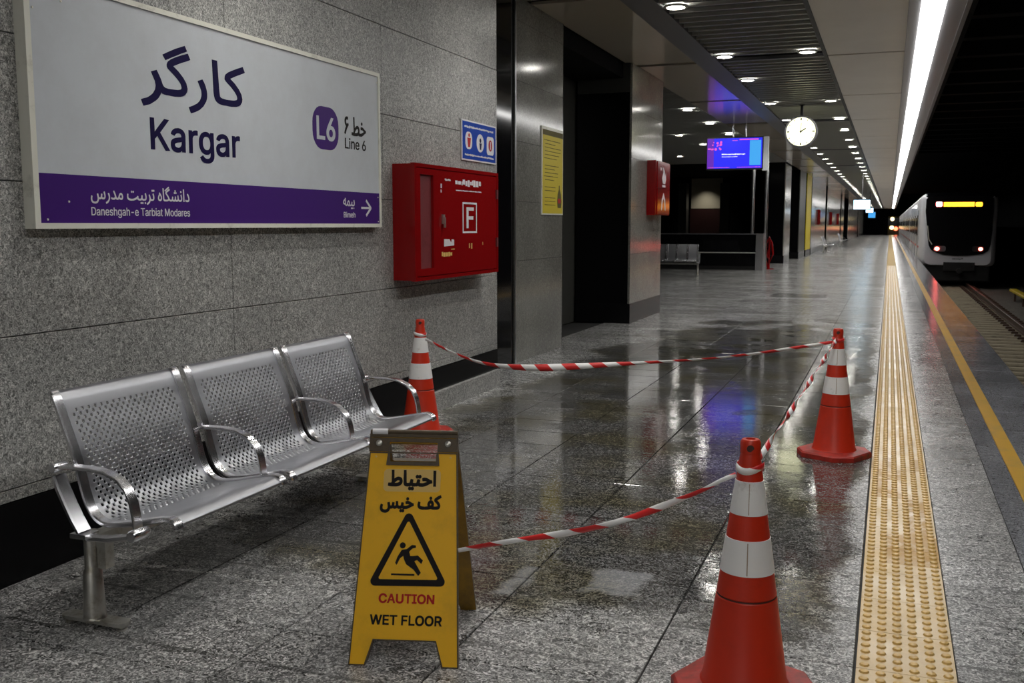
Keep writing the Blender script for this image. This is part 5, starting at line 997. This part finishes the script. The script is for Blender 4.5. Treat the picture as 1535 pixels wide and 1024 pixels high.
# raised darker border lines and the grimy top band
inner = [(-0.163, 0.008), (-0.126, 0.008), (-0.102, 0.084), (0.102, 0.084), (0.126, 0.008), (0.163, 0.008), (0.136, 0.655), (-0.136, 0.655)]
ad('edge_line', [[(-0.1712, 0.0), (-0.119, 0.0), (-0.096, 0.076), (0.096, 0.076), (0.119, 0.0), (0.1712, 0.0), (0.1425, 0.66), (-0.1425, 0.66)], list(reversed([(-0.1675, 0.004), (-0.1225, 0.004), (-0.099, 0.080), (0.099, 0.080), (0.1225, 0.004), (0.1675, 0.004), (0.139, 0.66-0.004), (-0.139, 0.66-0.004)]))], 'aframe_edge', 0.0018)
band = [(-0.144, 0.662), (0.144, 0.662), (0.144, 0.718), (-0.144, 0.718)]
ad('hinge_band', [[(-0.144, 0.662), (-0.078, 0.662), (-0.078, 0.692), (0.078, 0.692), (0.078, 0.662), (0.144, 0.662), (0.144, 0.718), (-0.144, 0.718)]], 'aframe_edge', 0.006)
ad('handle_rim', [[(-0.086, 0.618), (0.086, 0.618), (0.082, 0.661), (0.076, 0.661), (0.074, 0.629), (-0.074, 0.629), (-0.076, 0.661), (-0.082, 0.661)]], 'aframe_edge', 0.005)
for u in (-0.112, 0.112):
    o = MB().lathe([(0.010, 0), (0.010, 0.004), (0.004, 0.006), (0.004, 0.002)], 14, 'worn_steel').build('hinge_bolt'); 
    o.matrix_world = Matrix.Translation(Vector(pf(0.006)(u, 0.688))) @ Matrix((E1, UPF, NF)).transposed().to_4x4(); mwb = o.matrix_world.copy(); o.parent = af; o.matrix_parent_inverse = Matrix.Translation(-af.location)
for u in (-0.121, 0.121):
    o = MB().lathe([(0.0035, 0), (0.0035, 0.0015), (0.0, 0.002)], 10, 'glue').build('rivet'); o.matrix_world = Matrix.Translation(Vector(pf(0.0)(u, 0.645))) @ Matrix((E1, UPF, NF)).transposed().to_4x4(); o.parent = af; o.matrix_parent_inverse = Matrix.Translation(-af.location)
# rod joining both panels at the top
top = A0+N2*ASP/2
sub(MB().tube([top+E1*-0.142+Vector((0, 0, 0.682)), top+E1*0.142+Vector((0, 0, 0.682))], 0.0085, 12, 'aframe_edge').build('hinge_rod', smooth=True), af)
sub(MB().tube([top+E1*-0.135+Vector((0, 0, 0.683)), top+E1*-0.085+Vector((0, 0, 0.683))], 0.0105, 12, 'white_print').build('tape_wrap', smooth=True), af)
ad('faded_patch', [rrect(-0.092, 0.092, 0.534, 0.606, 0.014)], 'glue', 0.0004)
def at_(nm, key, box, mt): 
    o = text(nm, key, box, pf(0.0), NF, mt, None, thick=0.001); return sub(o, af)
at_('warning_text_persian', 'fehtiat', (-0.078, 0.078, 0.538, 0.603), 'black_print')
at_('warning_text_persian', 'fkaf', (-0.100, 0.098, 0.466, 0.526), 'black_print')
def rtri(a, b, c, r):
    out = []; P = [Vector(a), Vector(b), Vector(c)]
    for i in range(3):
        p, q, s = P[i-1], P[i], P[(i+1) % 3]; d1 = (p-q).normalized(); d2 = (s-q).normalized(); h = d1.angle(d2)/2; k = r/math.tan(h)
        cc = q+(d1+d2).normalized()*r/math.sin(h); a0 = q+d1*k-cc; a1 = q+d2*k-cc
        for j in range(7):
            t = j/6; v = (a0*(1-t)+a1*t).normalized()*r; out.append(tuple(cc+v))
    return out
ad('warning_triangle', [rtri((-0.1255, 0.240), (0.1285, 0.243), (-0.005, 0.482), 0.014), list(reversed(rtri((-0.094, 0.2605), (0.098, 0.2625), (-0.0045, 0.446), 0.005)))], 'black_print', 0.001)
man = [circ(-0.0195, 0.366, 0.0095, 16),
       [(-0.022, 0.352), (-0.006, 0.355), (0.010, 0.368), (0.022, 0.367), (0.023, 0.360), (0.012, 0.357), (0.002, 0.347), (0.006, 0.334), (0.016, 0.334), (0.030, 0.336), (0.047, 0.321), (0.042, 0.310), (0.028, 0.322), (0.020, 0.318), (0.042, 0.283), (0.034, 0.273), (0.018, 0.292), (-0.006, 0.308), (-0.014, 0.324), (-0.016, 0.334), (-0.026, 0.326), (-0.036, 0.305), (-0.041, 0.312), (-0.034, 0.332)]]
ad('slipping_figure', man, 'black_print', 0.001)
ad('slip_line', [rect(-0.052, 0.022, 0.2735, 0.2790)], 'black_print', 0.001)
at_('warning_text_red', 'caution', (-0.0875, 0.0885, 0.188, 0.218), 'red_print')
at_('warning_text_latin', 'wet', (-0.112, 0.115, 0.122, 0.154), 'black_print')

# ---- traffic cones ---------------------------------------------------------------
def make_cone(label, loc, rz=0.0, streak=True):
    t = thing('traffic_cone', label, 'cone', loc, (0, 0, rz), 'orange and white cones around the wet floor')
    s, c = 0.185, 0.085
    oct_ = [(s, -s+c), (s, s-c), (s-c, s), (-s+c, s), (-s, s-c), (-s, -s+c), (-s+c, -s), (s-c, -s)]
    mb = MB(); k = [(1.0, 0.0), (1.0, 0.026), (0.96, 0.034), (0.70, 0.040)]
    vs = [(x*a, y*a, z) for a, z in k for x, y in oct_]; fs = [tuple(reversed(range(8)))]
    for j in range(3):
        for i in range(8): fs.append((j*8+i, j*8+(i+1) % 8, (j+1)*8+(i+1) % 8, (j+1)*8+i))
    fs.append(tuple(range(24, 32))); mb.add(vs, fs, 'cone_base'); mb.build('base', t)
    def r(z): return 0.122+(0.029-0.122)*(z-0.04)/(0.700-0.04)
    mb = MB(); mb.lathe([(0.128, 0.038), (r(0.05), 0.05), (r(0.295), 0.295), (r(0.297)-0.003, 0.298), (r(0.303)-0.003, 0.302), (r(0.305), 0.305), (r(0.70), 0.70), (r(0.715)-0.001, 0.715)], 40, 'cone')
    mb.build('body', t, smooth=True)
    MB().lathe([(r(0.297)-0.0015, 0.2985), (r(0.303)-0.0015, 0.3015)], 40, 'cone_dark').build('dark_groove', t, smooth=True)  # darker ring lining the groove
    # tip: collar, with dark discs painting the shade inside its round holes
    tp = MB().lathe([(0.0285, 0.712), (0.0285, 0.742), (0.024, 0.750), (0.014, 0.751), (0.013, 0.730)], 28, 'cone').build('tip', t, smooth=True)
    hb = MB()
    for a in (-60, 30, 120, 210):
        ca, sa = math.cos(math.radians(a)), math.sin(math.radians(a))
        q = [(0.0292*ca-sa*dx, 0.0292*sa+ca*dx, 0.728+dz) for dx, dz in circ(0, 0, 0.0105, 12)]; hb.add(q, [tuple(range(10))], 'cone_dark')
    hb.build('tip_hole_shade', tp, kind='stuff')
    for a, b in ((0.372, 0.470), (0.540, 0.634)):
        sm_ = MB(); q = [((r(zz)+0.0022)*math.cos(math.radians(t_)), (r(zz)+0.0022)*math.sin(math.radians(t_)), zz) for zz in (a+0.004, b-0.004) for t_ in (-61.5, -59.0)]
        if streak: sm_.add(q, [(0, 1, 3, 2)], 'cone_stain').build('grime_streak', t)
        MB().lathe([(r(a), a-0.0005), (r(a)+0.0016, a), (r(b)+0.0016, b), (r(b), b+0.0005)], 40, 'cone_white').build('reflective_band', t, smooth=True)
    return t
make_cone('traffic cone behind the far end of the bench, beside the wall', (-2.785, 5.72, 0), -0.07, False)
make_cone('traffic cone standing whole beside the yellow tactile strip', (-0.255, 6.06, 0), -0.48)
make_cone('big foreground traffic cone cut off by the bottom of the picture', (-0.342, 2.815, 0), -0.40)

# ---- barrier tape -----------------------------------------------------------------
def tape(name, label, pts, width, twist, phase=0.0, n=110):
    P = [Vector(p) for p in pts]
    # Catmull-Rom resample
    Q = []
    per = n//(len(P)-1)
    for i in range(len(P)-1):
        p0, p1, p2, p3 = P[max(i-1, 0)], P[i], P[i+1], P[min(i+2, len(P)-1)]
        for k in range(per):
            t = k/per; Q.append(0.5*((2*p1)+(-p0+p2)*t+(2*p0-5*p1+4*p2-p3)*t*t+(-p0+3*p1-3*p2+p3)*t*t*t))
    Q.append(P[-1]); L = [0]
    for a, b in zip(Q[:-1], Q[1:]): L.append(L[-1]+(b-a).length)
    vs, uv, fs = [], [], []
    for i, q in enumerate(Q):
        f = L[i]/L[-1]; d = (Q[min(i+1, len(Q)-1)]-Q[max(i-1, 0)]).normalized(); side = d.cross(Vector((0, 0, 1))).normalized(); u_ = side.cross(d)
        a = twist(f); wv = width(f); ax = (u_*math.cos(a)+side*math.sin(a))*wv/2; bend = (side*math.cos(a)-u_*math.sin(a))*wv*0.10
        for k, (s_, bb) in enumerate(((-1, 0), (0, 1), (1, 0))): vs.append(q+ax*s_+bend*bb); uv.append((L[i]+phase, k/2))
    for i in range(len(Q)-1):
        for k in range(2): a = i*3+k; fs.append((a, a+1, a+4, a+3))
    mb = MB(); mb.add(vs, fs, 'tape'); me = mb.mesh(name, True); ul = me.uv_layers.new(name='UVMap')
    for lp in me.loops: ul.data[lp.index].uv = uv[lp.vertex_index]
    o = obj(name, me, label=label, category='tape', group='red and white barrier tape around the wet floor')
    sd = o.modifiers.new('thickness', 'SOLIDIFY'); sd.thickness = 0.0006; return o
c1, c2, c3 = (-2.752, 5.656), (-0.255, 6.041), (-0.349, 2.803)
def lerp(a, b, s, z): return (a[0]+(b[0]-a[0])*s, a[1]+(b[1]-a[1])*s, z)
tape('barrier_tape', 'barrier tape sagging from the cone by the wall across to the far cone', [lerp(c1, c2, s, z) for s, z in ((0.013, 0.632), (0.086, 0.548), (0.154, 0.493), (0.222, 0.472), (0.305, 0.470), (0.42, 0.491), (0.581, 0.525), (0.706, 0.555), (0.813, 0.592), (0.903, 0.633), (0.988, 0.672))],
     lambda f: 0.019+0.024*math.exp(-((f-0.33)/0.16)**2), lambda f: 0.35*math.sin(f*11)+0.45*(1-math.exp(-((f-0.33)/0.2)**2)))
tape('barrier_tape', 'tightly twisted barrier tape running from the far cone to the foreground cone', [lerp(c2, c3, s, z) for s, z in ((0.012, 0.700), (0.15, 0.690), (0.426, 0.671), (0.66, 0.656), (0.83, 0.650), (0.99, 0.640))],
     lambda f: 0.020, lambda f: 0.9*math.sin(f*30), 0.05, 220)
a3 = (-1.19, 2.75)
tape('barrier_tape', 'barrier tape sagging from the yellow wet floor sign to the foreground cone', [lerp(a3, c3, s, z) for s, z in ((-0.03, 0.343), (0.082, 0.370), (0.234, 0.402), (0.383, 0.432), (0.503, 0.462), (0.621, 0.499), (0.736, 0.545), (0.848, 0.592), (0.914, 0.626), (0.965, 0.648))],
     lambda f: 0.013+0.007*math.sin(f*PI)+0.003*math.sin(f*19), lambda f: 0.5*math.sin(f*17), 0.02)
# wraps of tape knotted round the cones
for (cx, cy), z, lb, k in ((( -2.785, 5.72), 0.650, 'tape wrapped round the neck of the cone by the wall', 0), ((-0.255, 6.06), 0.682, 'tape wrapped round the neck of the far cone', 1), ((-0.342, 2.815), 0.664, 'tape wrapped round the neck of the foreground cone', 2)):
    rr_ = 0.122+(0.029-0.122)*(z-0.04)/0.66+0.0035
    pts = [(cx+rr_*math.cos(a_), cy+rr_*math.sin(a_), z+0.006*math.sin(a_*2+k)+0.004*a_/PI) for a_ in [2*PI*i/24*1.02 for i in range(25)]]
    tape('tape_wrap', lb, pts, lambda f: 0.020, lambda f: 0.12*math.sin(f*9), 0.1*k, 72)

# ---- platform clock ----------------------------------------------------------------
ck = thing('platform_clock', 'round lit station clock hanging from the slatted ceiling', 'clock', (-1.57, 19.0, 3.017), (0, 0, 0))
CR = 0.268
MB().lathe([(0, 0.10), (CR-0.01, 0.10), (CR+0.016, 0.085), (CR+0.016, -0.085), (CR-0.006, -0.10), (CR-0.012, -0.088), (0, -0.088)], 48, 'grey_metal', ax='y').build('case', ck, smooth=True)
MB().lathe([(0.0, 0.101), (CR-0.014, 0.101)], 48, 'clock_face', ax='y').build('dial', ck)
MB().lathe([(0.0, -0.0885), (CR-0.014, -0.0885)], 48, 'clock_face', ax='y').build('dial', ck)
dial = ck.children[-1]
def pc(u, v): return (u, -0.1015, v)
for i in range(12):
    a = 2*PI*i/12; r0, r1 = (CR*0.74, CR*0.90) if i % 3 == 0 else (CR*0.80, CR*0.90)
    decal('hour_mark', [thickline((r0*math.sin(a), r0*math.cos(a)), (r1*math.sin(a), r1*math.cos(a)), 0.022 if i % 3 == 0 else 0.013)], pc, (0, -1, 0), 'black_print', ck)
decal('hour_hand', [thickline((-0.02, -0.01), (0.085, 0.055), 0.020)], pc, (0, -1, 0), 'black_print', ck, thick=0.004)
decal('minute_hand', [thickline((0, -0.03), (0.004, 0.16), 0.010)], pc, (0, -1, 0), 'black_print', ck, thick=0.006)
MB().lathe([(0.0, 0.112), (0.018, 0.110), (0.018, 0.10)], 16, 'black_print', ax='y').build('hub', ck)
MB().lathe([(0.026, CR), (0.026, CEIL-3.017-0.01), (0.05, CEIL-3.017-0.01), (0.05, CEIL-3.017)], 14, 'black').build('hanging_rod', ck, smooth=True)

# ---- hanging information screen (two back to back) ------------------------------------
tv = thing('information_screen', 'blue lit information screen hanging under the soffit left of the clock', 'screen', (-3.185, 22.0, 2.87))
W2, H2 = 0.60, 0.345
MB().box(-W2, W2, -0.02, 0.03, -H2, H2, 'black').box(-W2+0.05, W2-0.05, 0.03, 0.07, -H2+0.05, H2-0.05, 'black').build('case', tv)
def sp(u, v): return (u, -0.0205, v)
def sc(nm, cs, mt, th=0.0015): return decal(nm, cs, sp, (0, -1, 0), mt, tv, thick=th)
sc('screen', [rect(-W2+0.02, W2-0.02, -H2+0.03, H2-0.02)], 'screen_blue', 0.001)
sc('side_picture', [rect(-W2+0.02, -0.44, -H2+0.03, H2-0.02)], 'screen_purple', 0.002)
sc('timetable_column', [rect(0.32, 0.555, -0.25, 0.27)], 'screen_cyan', 0.002)
rr = random.Random(4)
sc('pink_pattern', [circ(-0.52+0.25*rr.random(), 0.08+0.2*rr.random(), 0.012+0.018*rr.random(), 7) for _ in range(16)]+[rect(-0.57, -0.50, 0.09, 0.12)], 'screen_magenta', 0.003)['kind'] = 'stuff'
sc('headline', scribble(-0.27, 0.23, -0.03, 0.0, 3)+scribble(-0.27, 0.07, -0.075, -0.06, 3), 'screen_white', 0.003)
sc('status_bar', [rect(0.10, 0.50, 0.28, 0.305), rect(-0.05, 0.06, 0.27, 0.28)]+scribble(0.06, 0.55, -H2+0.045, -H2+0.06, 4)+scribble(-0.56, -0.1, -H2+0.045, -H2+0.06, 5), 'screen_magenta', 0.0025)
MB().box(-W2+0.02, W2-0.02, 0.12, 0.17, -H2, H2, 'black').box(W2-0.02, W2+0.10, 0.02, 0.17, -H2-0.02, H2, 'sign_white').build('rear_case', tv)
MB().lathe([(0.022, H2-0.02), (0.022, CEIL-2.87)], 12, 'chrome', (-0.05, 0.08, 0)).lathe([(0.022, H2-0.02), (0.022, CEIL-2.87)], 12, 'chrome', (0.22, 0.08, 0)).build('hanging_rod', tv, smooth=True)
# ---- far screens
for (x, y, z, w_, h_, lb) in ((-1.145, 45, 2.195, 0.66, 0.38, 'nearer pale lit screen far down the platform under the ceiling'), (-1.29, 70, 2.29, 0.45, 0.28, 'smaller middle pale screen far down the platform'), (-1.30, 80, 2.08, 0.5, 0.42, 'farthest small blue screen far down the platform')):
    t = thing('hanging_screen', lb, 'screen', (x, y, z), group='screens far down the platform')
    MB().box(-w_/2-0.03, w_/2+0.03, 0, 0.1, -h_/2-0.03, h_/2+0.03, 'black').build('case', t)
    MB().box(-w_/2, w_/2, -0.006, 0, -h_/2, h_/2, 'screen_pale' if y < 75 else 'screen_cyan').build('screen', t)
    MB().lathe([(0.02, h_/2), (0.02, CEIL-z)], 8, 'grey_metal', (0, 0.05, 0)).build('hanging_rod', t)
# ---- red hose loop and board in the hall
hs_ = thing('fire_hose', 'red fire hose hanging in a loop beside the steel parapet end', 'hose', (-3.42, 31.3, 0.0))
MB().tube([(0, 0, 0.0), (-0.02, 0, 0.05), (-0.12, 0, 0.35), (-0.10, 0, 0.75), (0.0, 0, 0.98), (0.08, 0, 0.80), (0.12, 0, 0.45), (0.05, 0, 0.25), (-0.06, 0, 0.40), (0.0, 0, 0.62)], 0.03, 10, 'red').build('hose_loop', hs_, smooth=True)
MB().lathe([(0.16, 0), (0.16, 0.02), (0.03, 0.03), (0.025, 0.98)], 14, 'red', (0, 0.06, 0)).build('stand', hs_, smooth=True)
mbx = thing('maroon_board', 'dark maroon board low on the hall wall under the beige panel', 'board', (-7.85, 45.8, 0.0))
MB().box(-0.72, 0.78, 0, 0.08, 0.95, 2.06, 'maroon').build('board_face', mbx)
for sx in (-0.6, 0.6): MB().box(sx-0.04, sx+0.04, 0.02, 0.1, 0.0, 0.95, 'grey_metal').build('leg', mbx)

# ---- metro train -----------------------------------------------------------------------
TY = 43.0
tr = thing('metro_train', 'white metro train with black front standing at the platform', 'train', (2.53, TY, -1.0))
def section(inset, drop=0.0):
    x0, x1, z0, z1 = 1.12+inset, 3.93-inset, -0.28+inset*0.3, 2.62-drop
    r1, r0 = 0.34, 0.22; out = []
    for cx, cz, rad, s in ((x1-r1, z1-r1, r1, 0), (x0+r1, z1-r1, r1, 90), (x0+r0, z0+r0, r0, 180), (x1-r0, z0+r0, r0, 270)):
        for i in range(7): a = math.radians(s+15*i); out.append((cx+rad*math.cos(a), cz+rad*math.sin(a)))
    return out
def carbody(y0, y1, front):
    st_ = [(0.20, 0.16, 0.0), (0.07, 0.05, 0.12), (0.0, 0.0, 0.40)] if front else [(0.06, 0.04, 0.0), (0, 0, 0.08)]
    rings = [(y0+d, section(a, b)) for a, b, d in st_]+[(y1-0.3, section(0, 0)), (y1-0.22, section(0.06, 0.04))]
    vs = [(x-2.53, y-TY, z+1.0) for y, s in rings for x, z in s]; n = len(rings[0][1]); fs = [tuple(range(n))]
    for j in range(len(rings)-1):
        for i in range(n): fs.append((j*n+(i+1) % n, j*n+i, (j+1)*n+i, (j+1)*n+(i+1) % n))
    fs.append(tuple(reversed(range((len(rings)-1)*n, len(rings)*n))))
    mb = MB().add(vs, fs, 'train'); k = mb.m('glass_black')
    for i, f in enumerate(mb.f):
        cz = sum(mb.v[a][2] for a in f)/len(f)-1.0; cx = sum(mb.v[a][0] for a in f)/len(f)+2.53
        if len(f) == 4 and (cz > 2.42 and cx > 1.30): mb.mi[i] = k
    return mb
ys = TY
CARL = 19.0
for k in range(5):
    cb = carbody(TY+k*CARL, TY+(k+1)*CARL, k == 0).build('car_body', tr, smooth=True)
    y0 = TY+k*CARL
    wb = MB().box(1.108-2.53, 1.125-2.53, y0-TY+1.6, y0-TY+CARL-0.8, 1.75+0.0, 2.55, 'train_side'); wb.build('window_band', cb)
    MB().box(1.104-2.53, 1.122-2.53, y0-TY+0.9, y0-TY+CARL-0.6, 1.42, 1.50, 'train_red').build('red_stripe', cb)
    for d in range(4):
        yd = y0-TY+2.4+d*4.4
        MB().box(1.098-2.53, 1.12-2.53, yd, yd+1.35, 0.98, 2.95, 'train_side').build('door', cb)
        MB().box(1.094-2.53, 1.10-2.53, yd+0.10, yd+0.60, 1.9, 2.75, 'glass_black').box(1.094-2.53, 1.10-2.53, yd+0.75, yd+1.25, 1.9, 2.75, 'glass_black').build('door_window', cb)
        MB().box(1.094-2.53, 1.10-2.53, yd+1.9, yd+3.7, 1.95, 2.65, 'glass_black').build('side_window', cb)
ff = lambda d: (lambda u, v: (u, TY-d, v))
mask = [(1.31, 2.36), (1.30, 1.89), (1.36, 1.39), (1.42, 0.85), (1.47, 0.54), (1.55, 0.38), (1.66, 0.29), (2.02, 0.17), (2.48, 0.13), (2.94, 0.15), (3.42, 0.21), (3.62, 0.35), (3.69, 0.56), (3.73, 1.12), (3.74, 1.87), (3.73, 2.36), (3.62, 2.46), (1.42, 2.46)]
FN = (0, -1, 0)
sub(decal('front_mask', [mask], ff(0.0), FN, 'glass_black', None, thick=0.05), tr)
sub(decal('tail_lamp_housing', [rrect(1.66, 2.10, 0.30, 0.52, 0.08)], ff(0.05), FN, 'grey_metal', None, thick=0.01), tr)
sub(decal('tail_lamp_housing', [rrect(3.05, 3.48, 0.30, 0.52, 0.08)], ff(0.05), FN, 'black', None, thick=0.01), tr)
sub(decal('tail_lamp', [circ(1.78, 0.41, 0.085, 20, 0.07)], ff(0.06), FN, 'tail', None, thick=0.02), tr)
sub(decal('tail_lamp', [circ(3.35, 0.41, 0.075, 20, 0.065)], ff(0.06), FN, 'tail', None, thick=0.02), tr)
sub(decal('marker_lamp', [rrect(1.67, 1.90, 2.06, 2.25, 0.05)], ff(0.05), FN, 'tail_top', None, thick=0.02), tr)
sub(decal('destination_display', [rect(1.95, 3.05, 2.06, 2.23)], ff(0.05), FN, 'amber', None, thick=0.01), tr)
sub(decal('route_display', [rrect(3.09, 3.34, 2.055, 2.225, 0.05)], ff(0.05), FN, 'amber', None, thick=0.01), tr)
sub(MB().tube([(1.40, TY-0.07, 1.31), (1.47, TY-0.07, 0.77), (1.59, TY-0.07, 0.58)], 0.018, 8, 'slat_edge').build('wiper'), tr)
sub(MB().box(2.04, 3.17, TY-0.03, TY+0.3, -0.45, -0.12, 'black').lathe([(0.10, 0), (0.10, 0.5)], 12, 'black', (2.6, TY-0.0, -0.45), 'y').box(1.4, 3.7, TY+0.2, TY+0.6, -0.85, -0.28, 'black').build('coupler'), tr)
sub(MB().box(1.25, 3.8, TY+0.8, TY+94, -0.95, -0.25, 'black').build('underframe'), tr)
sub(decal('front_number', scribble(2.35, 2.75, -0.02, 0.05, 12), ff(0.001), FN, 'grey_metal', None, thick=0.004), tr)
# ---- yellow third-rail cover beyond the track
MB().bevbox(3.85, 4.06, 25, 37.2, -0.86, -0.78, 0.02, 'third_rail').build('third_rail_cover', label='yellow cover board over the conductor rail beside the track', category='cover')
tr3 = bpy.data.objects['third_rail_cover']
for k in range(6): MB().box(3.92, 3.98, 25.4+k*2.2, 25.5+k*2.2, -1.16, -0.86, 'rail').build('bracket', tr3)
# ---- second train far away at the end
t2 = thing('distant_train', 'tiny far train with yellowish front and lit lamps at the platform end', 'train', (0.05, 152, -1.0))
MB().bevbox(-1.3, 1.5, 0, 20, 0.8, 3.55, 0.2, 'far_yellow').build('car_body', t2)
MB().box(-0.6, 1.3, -0.03, 0, 2.2, 3.3, 'glass_black').build('windscreen', t2)
for sx, sz, mt in ((0.25, 3.15, 'lamp_warm'), (0.2, 1.95, 'lamp_warm'), (0.75, 1.8, 'tail_far')):
    MB().lathe([(0.0, 0.06), (0.26, 0.05), (0.28, 0.0)], 14, mt, (sx, 0, sz), 'y').build('head_lamp', t2)
